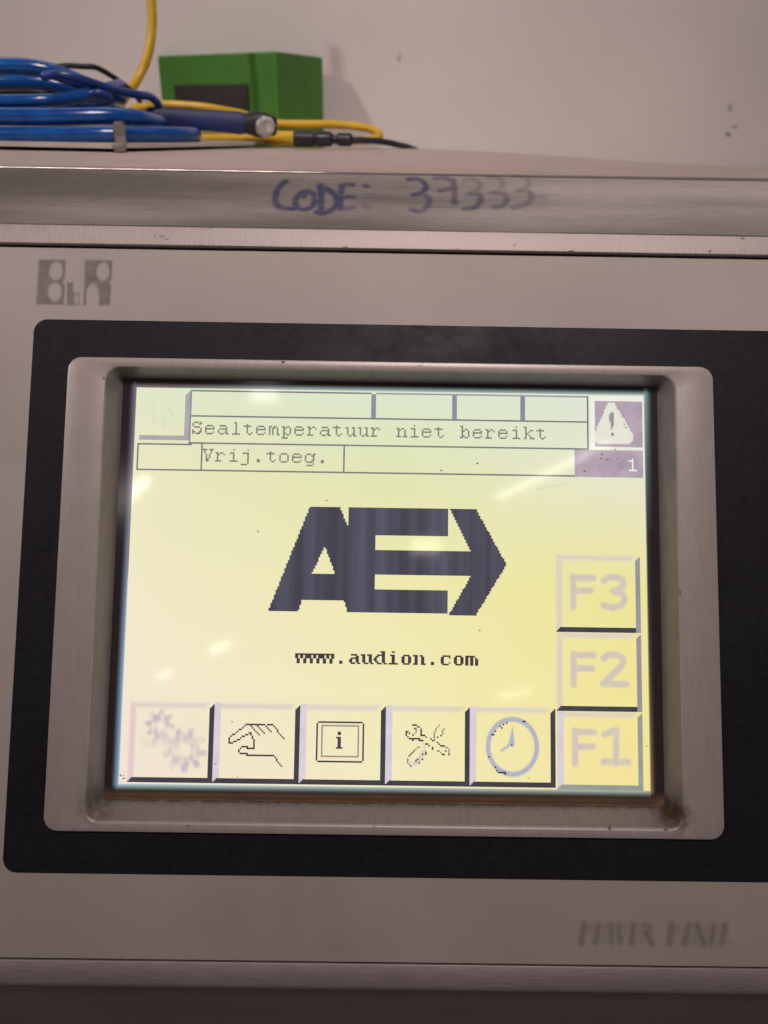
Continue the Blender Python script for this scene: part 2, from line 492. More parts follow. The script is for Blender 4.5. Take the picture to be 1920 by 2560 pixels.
# marker pen handwriting on the band
M['marker'] = ink_mat('blue_marker_ink', (0.030, 0.042, 0.135), 0.4, gain=0.70, noise=0.40, nscale=500, stretch=(1, 1, 1))
M['smear'] = ink_mat('smeared_marker_ink', (0.05, 0.065, 0.10), 0.45, gain=0.5, noise=0.7, nscale=300, stretch=(0.25, 4, 4))
letters = [
    ([(-25.38, 16.47), (-26.40, 15.22), (-27.21, 13.08), (-27.37, 10.67), (-26.85, 8.61), (-25.58, 7.30), (-22.85, 7.02)], 20, 1.0),
    ([(-19.75, 13.39), (-21.29, 12.75), (-22.53, 10.80), (-22.45, 8.43), (-21.30, 7.00), (-19.56, 7.04), (-18.31, 8.83), (-18.25, 11.21), (-19.13, 12.80), (-20.30, 12.65), (-20.70, 11.56)], 20, .95),
    ([(-17.09, 15.28), (-16.82, 11.54), (-16.61, 6.13)], 22, 1.0),
    ([(-17.26, 14.67), (-15.04, 13.69), (-13.37, 11.63), (-12.99, 8.97), (-14.13, 6.77), (-16.01, 5.68), (-17.49, 5.99)], 22, 1.0),
    ([(-12.05, 14.99), (-12.31, 11.66), (-12.22, 7.40)], 22, .9),
    ([(-12.33, 15.16), (-10.97, 15.69), (-9.57, 15.60)], 18, .85),
    ([(-12.06, 11.07), (-10.43, 11.53), (-9.17, 11.44)], 20, .8),
    ([(-12.22, 7.40), (-10.67, 7.44), (-8.94, 7.90)], 18, .5),
    ([(-6.68, 15.56), (-6.11, 15.20)], 16, .8),
    ([(-6.43, 8.25), (-5.65, 7.98)], 20, .35),
    ([(3.65, 17.86), (5.73, 18.10), (7.11, 16.90), (7.76, 15.20), (6.67, 13.47), (4.69, 12.58)], 19, .85),
    ([(5.28, 12.71), (7.25, 12.64), (8.39, 10.70), (7.64, 8.32), (5.99, 6.82), (4.14, 7.47)], 20, .62),
    ([(10.05, 18.34), (11.74, 18.63), (13.52, 17.93), (14.41, 17.09)], 18, .6),
    ([(14.20, 17.95), (14.31, 14.16), (14.24, 9.96)], 20, .62),
    ([(11.03, 14.19), (12.82, 14.72), (14.62, 15.01)], 18, .7),
    ([(16.91, 17.77), (18.53, 18.19), (20.02, 17.49), (20.42, 16.02), (19.13, 14.16), (17.30, 13.03)], 17, .36),
    ([(18.11, 13.29), (20.06, 12.98), (20.35, 11.01), (19.06, 8.61), (16.50, 7.96)], 20, .6),
    ([(22.60, 19.29), (24.98, 18.86), (25.97, 16.90), (24.91, 14.74), (22.98, 13.66)], 17, .32),
    ([(23.67, 13.91), (25.82, 13.55), (26.46, 11.46), (25.34, 9.36), (23.35, 8.72)], 20, .46),
    ([(29.06, 19.77), (31.22, 19.21), (32.09, 17.56), (30.92, 15.50), (29.05, 14.42)], 17, .30),
    ([(29.67, 14.80), (31.81, 14.31), (32.22, 12.21), (30.65, 9.79), (27.63, 8.65)], 19, .38),
]
def band_map(a, b): 
    v, n = band_pt(b, 0.05); return (a, v, n)
def fn_letters(k0, k1):
    def fn(A, B):
        o = np.zeros(A.shape)
        for pts, w, s in letters[k0:k1]:
            o = np.maximum(o, s * poly_ink(A, B, smooth2(pts), w * 1.8 / 2.37 / 10.6, 0.8))
        return o
    return fn
bb = lambda k0, k1: (min(p[0] for l in letters[k0:k1] for p in l[0]) - 1.2, min(p[1] for l in letters[k0:k1] for p in l[0]) - 1.2,
                     max(p[0] for l in letters[k0:k1] for p in l[0]) + 1.2, max(p[1] for l in letters[k0:k1] for p in l[0]) + 1.2)
ink_mesh('handwritten_word', enc, bb(0, 10), 0.11, fn_letters(0, 10), M['marker'], band_map)
ink_mesh('handwritten_number', enc, bb(10, len(letters)), 0.11, fn_letters(10, len(letters)), M['marker'], band_map)
sm = [(-6.50, 11.21), (9.16, 10.13), (20.94, 11.02), (34.79, 12.28)]
def fn_smear(A, B):
    o = np.zeros(A.shape)
    for pts, w, s in ((sm, 1.6, .7), ([(p[0], p[1] - 1.6) for p in sm[1:]], 1.2, .55), ([(p[0] - 1, p[1] + 1.8) for p in sm[2:]], 1.0, .35)):
        o = np.maximum(o, s * poly_ink(A, B, pts, w, 3.0))
    return o
ink_mesh('ink_smear', enc, (sm[0][0] - 2, 3, sm[-1][0] + 4, 15), 0.4, fn_smear, M['smear'], lambda a, b: (a, *band_pt(b, 0.03)))

# nicks and grime along the strip edges
rnd = random.Random(5)
M['grime0'] = M['grime'] = ink_mat('black_grime', (0.012, 0.009, 0.008), 0.7, noise=0.5, nscale=2000)
nk = [(-42.97, 74.95), (-41.05, 79.13), (-43.01, 78.88), (-10.73, 75.13), (-65.23, 74.83), (-53.42, 77.19), (-51.75, 76.95), (-50.70, 76.43)]
nk += [(14.45, 75.06), (40.02, 75.18), (27.44, 76.36), (78.76, 78.76), (71.27, 75.66)]
nickspec = [(.9, .5), (1.3, .55), (.6, .4), (1.6, .5), (.8, .35), (.3, .4), (1.6, .35), (1.4, .3), (.5, .4), (1.4, .5), (.4, .4), (1.0, .5), (.7, .6)]
def fn_nick(A, B):
    o = np.zeros(A.shape)
    for (x, y), (w, s) in zip(nk, nickspec):
        o = np.maximum(o, min(1, s * 1.7) * poly_ink(A, B, [(x - w * .3, y - .05), (x + w * .3, y + .08)], .22 + .12 * s, .3))
    return o
eg = ink_mesh('edge_grime', enc, (-80, 74.9, 90, 79.15), 0.13, fn_nick, M['grime'], lambda a, b: (a, b, 1.24))
eg['kind'] = 'stuff'

# ================================================================== operator panel
pan = empty('operator_panel', PO, 'pale operator panel with lit yellow touch screen set in a black border', 'control panel', PROT)
# front foil: a thin plate with its own rounded edge
def plate(name, u0, u1, v0, v1, n0, n1, r, mat, parent, bev=0.15):
    return loops_obj(name, [rrect(u0, u1, v0, v1, r, n0), rrect(u0, u1, v0, v1, r, n1 - bev), rrect(u0 + bev, u1 - bev, v0 + bev, v1 - bev, max(r - bev, .05), n1), rrect(-64.6, 64.6, -51.6, 48.2, 2.5, n1), rrect(-64.6, 64.6, -51.6, 48.2, 2.5, n0)], mat, parent, close=True)
plate('front_foil', -112, 150, -78.1, 74.62, -2.5, 0.0, 1.0, M['foil'], pan)
plate('black_border', -79.8, 118, -61.1, 57.9, -0.5, 0.06, 3.0, M['border'], pan, bev=0.04)
# bezel
OR, IR = 3.0, 3.4
bz = [rrect(-71.45, 71.45, -52.35, 49.2, OR, 0.0),
      rrect(-71.45, 71.45, -52.35, 49.2, OR, 0.72),
      rrect(-71.33, 71.33, -52.20, 49.1, OR - .1, 0.93),
      rrect(-71.10, 71.10, -51.90, 48.9, OR - .3, 1.0),
      rrect(-63.35, 63.35, -50.70, 47.35, IR, 1.0),
      rrect(-63.10, 63.10, -50.40, 47.15, IR - .15, 0.88),
      rrect(-62.90, 62.90, -50.10, 47.02, IR - .3, 0.55)]
loops_obj('bezel', bz, M['bezel'], pan)
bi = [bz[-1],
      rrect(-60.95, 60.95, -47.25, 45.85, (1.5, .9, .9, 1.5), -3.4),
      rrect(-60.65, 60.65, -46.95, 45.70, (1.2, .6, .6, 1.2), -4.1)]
loops_obj('inner_chamfer', bi, M['inner'], pan)

bn = [(-23.89, 48.71), (47.22, -50.23), (58.98, -50.32), (63.05, -0.65), (-63.37, 44.36), (6.40, 48.39), (-41.13, -50.80), (-2.21, -50.46)]
def fn_bn(A, B):
    o = np.zeros(A.shape)
    for (x, y), w, h, s in zip(bn, (.55, .45, .6, .3, .3, .9, .4, .3), (.5, .6, .4, .8, .5, .25, .3, .3), (1, .95, .6, .7, .7, .5, .6, .6)):
        o = np.maximum(o, s * ell(A, B, x, y, w * .6, h * .6, .25))
    return o
bnk = ink_mesh('bezel_nick', pan, (-64.5, -52, 64.5, 49), .12, fn_bn, M['grime0'], lambda a, b: (a, b, 1.03), thr=.05)
bnk['kind'] = 'stuff'
# printed logo on the foil, worn
M['logo'] = ink_mat('worn_grey_print', (0.135, 0.112, 0.105), 0.5, gain=0.50, noise=0.35, nscale=420)
# letter frame read off the foil: measured in the logo crop, then mapped
lg = [(-79.58, 71.67), (-73.54, 71.65), (-79.56, 61.32), (-73.49, 61.30), (-72.96, 66.56), (-70.21, 66.35), (-72.74, 61.18), (-69.95, 61.23), (-69.18, 71.72), (-63.08, 71.76), (-69.02, 61.18), (-63.08, 61.35)]
def bil(q, s, t):
    tl, tr, bl, br = q
    return ((tl[0] * (1 - s) + tr[0] * s) * (1 - t) + (bl[0] * (1 - s) + br[0] * s) * t, (tl[1] * (1 - s) + tr[1] * s) * (1 - t) + (bl[1] * (1 - s) + br[1] * s) * t)
def logo_fn(A, B):
    o = np.zeros(A.shape)
    # big B
    q = lg[0:4]
    I = soft_poly(A, B, [q[0], q[1], bil(q, 1, .43), bil(q, .93, .5), bil(q, 1.02, .57), q[3], q[2]], .5)
    c1 = bil(q, .66, .25); c2 = bil(q, .66, .72); w = q[1][0] - q[0][0]; h = q[0][1] - q[2][1]
    I *= 1 - ell(A, B, c1[0], c1[1], w * .25, h * .205, .5); I *= 1 - ell(A, B, c2[0], c2[1], w * .25, h * .21, .5)
    o = np.maximum(o, I)
    # small linking letter
    q = lg[4:8]
    I = soft_poly(A, B, [q[0], bil(q, .52, 0), bil(q, .52, .40), bil(q, .75, .48), bil(q, 1.0, .42), q[3], q[2]], .5)
    c = bil(q, .78, .72); w = q[1][0] - q[0][0]; h = q[0][1] - q[2][1]
    I *= 1 - .9 * ell(A, B, c[0], c[1], w * .2, h * .2, .5)
    o = np.maximum(o, .9 * I)
    # big R
    q = lg[8:12]; w = q[1][0] - q[0][0]; h = q[0][1] - q[2][1]
    I = soft_poly(A, B, [q[0], q[1], bil(q, 1, .43), bil(q, .93, .5), bil(q, 1.0, .58), q[3], q[2]], .5)
    c = bil(q, .68, .25); I *= 1 - ell(A, B, c[0], c[1], w * .235, h * .205, .5)
    c = bil(q, .32, .80); I *= 1 - np.maximum(ell(A, B, c[0], c[1], w * .235, h * .28, .5), soft_poly(A, B, [bil(q, .10, .75), bil(q, .57, .75), bil(q, .60, 1.1), bil(q, .10, 1.1)], .5))
    return np.maximum(o, I)
ink_mesh('maker_logo', pan, (lg[2][0] - 1, lg[2][1] - 1, lg[9][0] + 1, lg[0][1] + 1), 0.16, logo_fn, M['logo'], lambda a, b: (a, b, 0.05))

# worn product lettering, bottom right
M['lettering'] = ink_mat('worn_lettering', (0.10, 0.082, 0.078), 0.5, gain=0.33, noise=0.4, nscale=500)
pws = [([(41.89, -70.09), (41.30, -73.58)], 1.25, .9), ([(41.89, -70.15), (43.10, -70.18), (43.56, -70.81), (42.98, -71.62), (41.65, -71.78)], .9, .42),
       ([(44.92, -70.16), (44.35, -73.44)], 1.3, .95), ([(44.92, -70.16), (46.21, -70.18), (46.36, -70.56), (45.95, -73.31), (44.35, -73.44)], .9, .42),
       ([(47.54, -70.08), (47.61, -73.40)], 1.25, .9), ([(47.61, -73.40), (48.98, -70.21)], .9, .5), ([(49.16, -70.10), (49.38, -73.38)], 1.25, .9), ([(49.38, -73.38), (50.86, -70.08)], .9, .4),
       ([(52.24, -70.02), (51.81, -73.41)], 1.25, .95), ([(52.24, -70.07), (53.46, -70.09)], .8, .4), ([(52.02, -71.66), (53.06, -71.64)], .8, .35), ([(51.81, -73.37), (53.03, -73.35)], .8, .35),
       ([(54.41, -70.04), (53.96, -73.38)], .9, .45), ([(54.41, -70.04), (55.52, -70.19), (55.66, -70.87), (54.61, -71.56)], 1.1, .75), ([(54.90, -71.41), (56.06, -73.57)], 1.25, 1),
       ([(60.29, -69.92), (59.67, -73.36)], 1.3, .95), ([(60.29, -69.97), (61.40, -70.04), (61.65, -70.69), (60.93, -71.40), (59.93, -71.54)], .95, .5),
       ([(62.88, -73.32), (63.84, -69.92)], 1.3, .95), ([(63.84, -69.92), (64.39, -73.30)], .9, .42), ([(63.24, -72.09), (64.20, -72.08)], .7, .35),
       ([(65.51, -69.95), (65.06, -73.25)], .9, .5), ([(65.57, -69.94), (66.82, -73.38)], 1.3, 1), ([(66.94, -73.27), (67.57, -69.92)], .9, .45),
       ([(69.04, -69.90), (68.36, -73.25)], 1.25, .95), ([(69.04, -69.94), (70.06, -69.95)], .8, .35), ([(68.69, -71.52), (69.57, -71.50)], .8, .3), ([(68.36, -73.25), (69.53, -73.26)], .8, .35),
       ([(71.44, -69.87), (70.71, -73.22)], 1.25, .95), ([(70.71, -73.22), (72.23, -73.25)], .8, .32)]
def fn_pw(A, B):
    o = np.zeros(A.shape)
    for l, w, s in pws: o = np.maximum(o, s * poly_ink(A, B, l, w, 1.05))
    return o
ink_mesh('product_lettering', pan, (pws[0][0][1][0] - 1.5, min(p[1] for l in pws for p in l[0]) - 1.5, pws[-1][0][1][0] + 1.5, max(p[1] for l in pws for p in l[0]) + 1.5), 0.2, fn_pw, M['lettering'], lambda a, b: (a, b, 0.05))
# faint finger stains low on the foil
M['stain'] = ink_mat('faint_brown_stain', (0.17, 0.125, 0.085), 0.6, gain=0.10, noise=0.6, nscale=120)
stc = [(-20.13, -66.05), (-9.31, -75.15), (-32.60, -68.52), (-11.46, -64.55)]
def fn_stain(A, B):
    o = np.zeros(A.shape)
    for (x, y), rx, ry, s in zip(stc, (3, 4, 7, 4), (7, 4, 8, 5), (.9, .6, .5, .5)):
        o = np.maximum(o, s * np.exp(-((A - x) / rx) ** 2 - ((B - y) / ry) ** 2))
    return o
ink_mesh('foil_stain', pan, (stc[2][0] - 18, -77.5, stc[1][0] + 12, -61.8), 0.8, fn_stain, M['stain'], lambda a, b: (a, b, 0.03), thr=0.05)

# ------------------------------------------------------------------ the screen
LW, LH = 115.2, 87.46
PXW, PXH = LW / 320, LH / 240
def l2p(x, y, n): return (-LW / 2 + x * PXW, LH / 2 - y * PXH, n)
GLOSS = 0.055
# glowing LCD sheet: hue drifts across it as it does on an old backlit panel
vgrid = np.array([  # sRGB, rows from the top, columns left / centre / right
    [(228, 234, 203), (220, 232, 205), (224, 232, 218)],
    [(239, 233, 194), (230, 233, 178), (235, 233, 203)],
    [(244, 236, 202), (241, 236, 178), (241, 232, 154)],
    [(247, 235, 210), (246, 238, 186), (246, 232, 152)],
    [(246, 230, 214), (246, 238, 196), (249, 230, 152)]], float)
def lcd_srgb(s, t):
    x = min(max(s, 0), 1) * 2; y = min(max(t, 0), 1) * 4
    i = min(int(x), 1); j = min(int(y), 3); a = x - i; b = y - j
    return (vgrid[j, i] * (1 - a) + vgrid[j, i + 1] * a) * (1 - b) + (vgrid[j + 1, i] * (1 - a) + vgrid[j + 1, i + 1] * a) * b
m, nt, p = newmat('lit_lcd'); M['lcd'] = m; L = nt.links
p.inputs['Base Color'].default_value = (0.02, 0.02, 0.018, 1); p.inputs['Roughness'].default_value = GLOSS
p.inputs['Coat Weight'].default_value = 0.6; p.inputs['Coat Roughness'].default_value = 0.22
at = node(nt, 'ShaderNodeAttribute', attribute_name='glow')
tc = node(nt, 'ShaderNodeTexCoord')
wv = node(nt, 'ShaderNodeTexWave', wave_type='BANDS', bands_direction='X'); wv.inputs['Scale'].default_value = 872.7
L.new(tc.outputs['Object'], wv.inputs['Vector'])
wr = node(nt, 'ShaderNodeMapRange'); wr.inputs[3].default_value = 0.93; wr.inputs[4].default_value = 1.02
L.new(wv.outputs['Fac'], wr.inputs[0])
vm = node(nt, 'ShaderNodeVectorMath', operation='SCALE')
L.new(at.outputs['Color'], vm.inputs[0]); L.new(wr.outputs[0], vm.inputs['Scale'])
L.new(vm.outputs[0], p.inputs['Emission Color']); p.inputs['Emission Strength'].default_value = 1.0
GX, GY = 40, 30
vs = []; fs = []; cols = []
for j in range(GY + 1):
    for i in range(GX + 1):
        vs.append(mm(l2p(320 * i / GX, 240 * j / GY, -4.0))); cols.append((*s2l(lcd_srgb(i / GX, j / GY)), 1))
for j in range(GY):
    for i in range(GX):
        a = j * (GX + 1) + i; fs.append((a, a + GX + 1, a + GX + 2, a + 1))
screen = mesh_obj('touch_screen', vs, fs, M['lcd'], pan)
ca = screen.data.attributes.new('glow', 'FLOAT_COLOR', 'POINT')
ca.data.foreach_set('color', np.array(cols, dtype=np.float32).ravel())

# margin of the display between the picture and the bezel: stray backlight leaks into it
m, nt, p = newmat('display_margin'); M['margin'] = m; L = nt.links
p.inputs['Base Color'].default_value = (0.03, 0.024, 0.024, 1); p.inputs['Roughness'].default_value = 0.12
at = node(nt, 'ShaderNodeAttribute', attribute_name='glow'); L.new(at.outputs['Color'], p.inputs['Emission Color'])
p.inputs['Emission Strength'].default_value = 1.0
def leak(u, v):
    du = max(abs(u) - LW / 2, 0); dv = max(abs(v) - LH / 2, 0)
    t = (LH / 2 - v) / LH; s = (u + LW / 2) / LW
    def mixc(a, b, k):
        k = min(max(k, 0), 1); return [a[i] * (1 - k) + b[i] * k for i in range(3)]
    dark = s2l((26, 20, 22)); c = [0, 0, 0]; tot = 0
    if u < -LW / 2:
        near = s2l(mixc((128, 120, 140), (150, 180, 208), min(max((t - .15) / .6, 0), 1))); w = 1.7
        d = du
    elif u > LW / 2:
        k = min(max(t, 0), 1)
        near = s2l(mixc((150, 182, 182), (60, 60, 72), k / .35)) if k < .35 else s2l(mixc((60, 58, 66), (150, 118, 60), (k - .5) / .5)); w = 1.9 if k < .35 else 1.3
        d = du
    elif v > 0:
        near = s2l(mixc((128, 120, 118), (168, 188, 186), min(max((s - .08) / .25, 0), 1))); w = 1.3; d = dv
    else:
        near = s2l(mixc((178, 208, 212), (175, 180, 172), s)); w = 1.5; d = dv
    if du > 0 and dv > 0: d = math.hypot(du, dv)
    k = max(0.0, 1 - d / w) ** 1.6
    return [near[i] * k + dark[i] * 0.4 * (1 - k) for i in range(3)]
us = list(np.linspace(-61.2, -LW / 2, 13)) + list(np.linspace(-LW / 2, LW / 2, 41))[1:] + list(np.linspace(LW / 2, 61.2, 13))[1:]
vv = list(np.linspace(-47.6, -LH / 2, 14)) + list(np.linspace(-LH / 2, LH / 2, 31))[1:] + list(np.linspace(LH / 2, 46.2, 11))[1:]
vs = []; cols = []; fs = []
for v in vv:
    for u in us:
        vs.append(mm((u, v, -4.02))); cols.append((*leak(u, v), 1))
n = len(us)
for j in range(len(vv) - 1):
    for i in range(n - 1):
        if us[i] >= -LW / 2 - 1e-6 and us[i + 1] <= LW / 2 + 1e-6 and vv[j] >= -LH / 2 - 1e-6 and vv[j + 1] <= LH / 2 + 1e-6: continue
        fs.append((j * n + i, j * n + i + 1, (j + 1) * n + i + 1, (j + 1) * n + i))
mg = mesh_obj('display_margin', vs, fs, M['margin'], screen)
ca = mg.data.attributes.new('glow', 'FLOAT_COLOR', 'POINT')
ca.data.foreach_set('color', np.array(cols, dtype=np.float32).ravel())

# --- LCD inks
def lcd_mat(name, srgb, var=0.0, streak=False, k=1.0):
    m, nt, p = newmat(name); L = nt.links
    p.inputs['Base Color'].default_value = (0.02, 0.02, 0.022, 1); p.inputs['Roughness'].default_value = GLOSS
    p.inputs['Coat Weight'].default_value = 0.6; p.inputs['Coat Roughness'].default_value = 0.22
    c = s2l(srgb); p.inputs['Emission Strength'].default_value = k
    if var:
        a = tuple(v * (1 - var) for v in c); b = tuple(v * (1 + var) for v in c)
        col, f = noise_mix(nt, a, b, 330, stretch=(1, 0.02, 1) if streak else (1, 1, 1), detail=6, lo=0.3, hi=0.72)
        L.new(col, p.inputs['Emission Color'])
    else: p.inputs['Emission Color'].default_value = (*c, 1)
    return m
INK = {
    'dark': lcd_mat('lcd_dark', (62, 60, 68), .18),
    'logo': lcd_mat('lcd_logo', (74, 72, 88), .42, True),
    'bold': lcd_mat('lcd_bold_text', (66, 56, 62), .15),
    'text': lcd_mat('lcd_thin_text', (130, 131, 118), .15),
    'line': lcd_mat('lcd_rule', (120, 122, 124), .15),
    'tab': lcd_mat('lcd_tab_divider', (134, 140, 154), .12),
    'home': lcd_mat('lcd_home_bevel', (172, 168, 172), .08),
    'lilac': lcd_mat('lcd_lilac_bevel', (218, 208, 216), .06),
    'grey': lcd_mat('lcd_grey_bevel', (150, 148, 158), .08),
    'greyline': lcd_mat('lcd_grey_line', (162, 152, 142), .1),
    'purple': lcd_mat('lcd_purple', (176, 160, 174), .16),
    'white': lcd_mat('lcd_white', (240, 238, 226), .02),
    'cream': lcd_mat('lcd_cream', (228, 227, 212), .03),
    'bottom': lcd_mat('lcd_pale_grey_bevel', (150, 156, 148), .08),
}
def px_mesh(name, layers, n, parent=None):
    """layers: list of (ink, set of (x, y) LCD dots); dots merge into runs"""
    vs = []; fs = []; mi = []; mats = []
    for ink, dots in layers:
        mats.append(INK[ink]); k = len(mats) - 1
        rows = {}
        for (x, y) in dots:
            if 0 <= x < 320 and 0 <= y < 240: rows.setdefault(y, []).append(x)
        runs = {}
        for y, xs in rows.items():
            xs = sorted(set(xs)); a = xs[0]; b = a
            for x in xs[1:]:
                if x == b + 1: b = x
                else: runs.setdefault((a, b), []).append(y); a = b = x
            runs.setdefault((a, b), []).append(y)
        for (a, b), ys in runs.items():
            ys = sorted(ys); y0 = ys[0]; y1 = y0
            def emit(y0, y1):
                q = len(vs)
                for (x, y) in ((a, y1 + 1), (b + 1, y1 + 1), (b + 1, y0), (a, y0)): vs.append(mm(l2p(x, y, n)))
                fs.append((q, q + 1, q + 2, q + 3)); mi.append(k)
            for y in ys[1:]:
                if y == y1 + 1: y1 = y
                else: emit(y0, y1); y0 = y1 = y
            emit(y0, y1)
    return mesh_obj(name, vs, fs, mats, parent or screen, midx=mi)
def rect(x0, y0, x1, y1): return {(x, y) for x in range(x0, x1) for y in range(y0, y1)}
def bres(p, q):
    x0, y0 = round(p[0] - .5), round(p[1] - .5); x1, y1 = round(q[0] - .5), round(q[1] - .5)
    n = max(abs(x1 - x0), abs(y1 - y0), 1)
    return {(round(x0 + (x1 - x0) * k / n), round(y0 + (y1 - y0) * k / n)) for k in range(n + 1)}
def pline(pts):
    s = set()
    for a, b in zip(pts[:-1], pts[1:]): s |= bres(a, b)
    return s
def fillpoly(poly):
    xs = [p[0] for p in poly]; ys = [p[1] for p in poly]
    gx = np.arange(int(min(xs)) - 1, int(max(xs)) + 2); gy = np.arange(int(min(ys)) - 1, int(max(ys)) + 2)
    A, B = np.meshgrid(gx + .5, gy + .5); I = inside(A, B, poly)
    return {(int(gx[i]), int(gy[j])) for j, i in zip(*np.nonzero(I))}
N1, N2, N3 = -3.96, -3.92, -3.88

# header fields
def box_lines(name, x0, y0, x1, y1, ink='line'):
    s = rect(x0, y0, x1, y0 + 1) | rect(x0, y1 - 1, x1, y1) | rect(x0, y0, x0 + 1, y1) | rect(x1 - 1, y0, x1, y1)
    return s
px_mesh('status_bar', [('tab', rect(148, 2, 151, 17) | rect(199, 2, 202, 17) | rect(242, 2, 245, 17) | rect(34, 1, 35, 35)),
                       ('line', rect(35, 17, 285, 18) | rect(35, 34, 285, 35) | rect(284, 1, 285, 35) | rect(35, 1, 148, 2)),
                       ('grey', rect(151, 1, 285, 2))], N1)
px_mesh('access_bar', [('line', rect(2, 35, 36, 36) | rect(2, 51, 276, 52) | rect(2, 35, 3, 52) | rect(42, 35, 43, 52) | rect(131, 35, 132, 52))], N1)
hb = rect(31, 2, 34, 33) | rect(3, 30, 34, 33)
px_mesh('home_button', [('home', {(x, y) for (x, y) in hb if not (x >= 31 and y < 2 + (33 - x))})], N1)

# dot-matrix lettering, 8 dots wide
G = {
 'S': (0, [".###.#.", "#...##.", "#......", ".####..", ".....#.", "#....#.", "##..##.", "#.###.."]),
 'e': (2, [".####..", "#....#.", "######.", "#......", "#....#.", ".####.."]),
 'a': (2, [".####..", ".....#.", ".#####.", "#....#.", "#...##.", ".###.##"]),
 'l': (0, ["..##...", "...#...", "...#...", "...#...", "...#...", "...#...", "...#...", ".#####."]),
 't': (1, ["..#....", "#####..", "..#....", "..#....", "..#....", "..#..#.", "...##.."]),
 'm': (2, ["##.##..", "#.##.#.", "#.#..#.", "#.#..#.", "#.#..#.", "#.#..##"]),
 'p': (2, ["##.##..", ".##..#.", ".#...#.", ".#...#.", ".##..#.", ".#.##..", ".#.....", "####..."]),
 'r': (2, ["##.##..", ".##..#.", ".#.....", ".#.....", ".#.....", "####..."]),
 'u': (2, ["##..##.", ".#...#.", ".#...#.", ".#...#.", ".#..##.", "..##.##"]),
 'n': (2, ["##.##..", ".##..#.", ".#...#.", ".#...#.", ".#...#.", "###.###"]),
 'i': (0, ["...#...", ".......", ".###...", "...#...", "...#...", "...#...", "...#...", ".#####."]),
 'b': (0, ["##.....", ".#.....", ".#.##..", ".##..#.", ".#...#.", ".#...#.", ".##..#.", "##.##.."]),
 'k': (0, ["##.....", ".#.....", ".#..##.", ".#.#...", ".##....", ".#.#...", ".#..#..", "##..###"]),
 'V': (0, ["###.###", ".#...#.", ".#...#.", "..#.#..", "..#.#..", "..#.#..", "..##...", "..##..."]),
 'j': (0, ["....#..", ".......", ".####..", "....#..", "....#..", "....#..", "....#..", "....#..", "....#..", "####..."]),
 '.': (6, ["..##...", "..##..."]),
 'o': (2, [".####..", "#....#.", "#....#.", "#....#.", "#....#.", ".####.."]),
 'g': (2, [".###.##", "#...##.", "#....#.", "#....#.", "#...##.", ".####..", ".....#.", ".####.."]),
 '1': (0, ["..#....", "###....", "..#....", "..#....", "..#....", "..#....", "..#....", "#####.."]),
}
GB = {
 'w': (2, ["########", "##.##.##", "##.##.##", ".##..##.", ".##..##.", ".##..##."]),
 'a': (2, ["..####..", ".....##.", "..#####.", ".##..##.", ".##..##.", "..###.##"]),
 'u': (2, ["###.###.", ".##..##.", ".##..##.", ".##..##.", ".##..##.", "..###.##"]),
 'd': (0, ["....###.", ".....##.", "..#####.", ".##..##.", "##...##.", "##...##.", ".##..##.", "..###.##"]),
 'i': (0, ["...##...", "........", "..###...", "...##...", "...##...", "...##...", "...##...", ".######."]),
 'o': (2, ["..####..", ".##..##.", ".##..##.", ".##..##.", ".##..##.", "..####.."]),
 'n': (2, ["###.##..", ".##..##.", ".##..##.", ".##..##.", ".##..##.", "###..###"]),
 'c': (2, ["..#####.", ".##...#.", ".##.....", ".##.....", ".##...#.", "..####.."]),
 'm': (2, ["######..", "##.##.#.", "##.##.##", "##.##.##", "##.##.##", "##.##.##"]),
 '.': (6, ["...##...", "...##..."]),
}
def text_dots(s, x, y, font):
    d = set()
    for k, ch in enumerate(s):
        if ch == ' ': continue
        r0, rows = font[ch]
        for j, row in enumerate(rows):
            for i, c in enumerate(row):
                if c == '#': d.add((x + 8 * k + i, y + r0 + j))
    return d
px_mesh('message_text', [('text', text_dots('Sealtemperatuur niet bereikt', 36, 21, G))], N2)
px_mesh('access_text', [('text', text_dots('Vrij.toeg.', 43, 38, G))], N2)
px_mesh('web_address', [('bold', text_dots('www.audion.com', 104, 160, GB))], N2)

# arrow-shaped company logo
A_poly = [(86.5, 137.5), (110.7, 73.5), (129.9, 73.5), (135.1, 85.6), (135.1, 73.5), (196.8, 73.5), (196.8, 90), (152.1, 90), (152.1, 99.2), (211.2, 99.2), (198.0, 73.5), (214.6, 73.5), (233.4, 106.8), (214.6, 137.6),
          (197.8, 137.6), (211.2, 114.1), (152.1, 114.1), (152.1, 123), (196.7, 123), (196.7, 137.5), (135.5, 137.5), (132.9, 129.6), (107.6, 129.6), (105.0, 137.5)]
lg_d = fillpoly(A_poly) - fillpoly([(120.8, 97.5), (112.8, 114.3), (127.6, 114.3)])
px_mesh('arrow_logo', [('logo', lg_d)], N1)

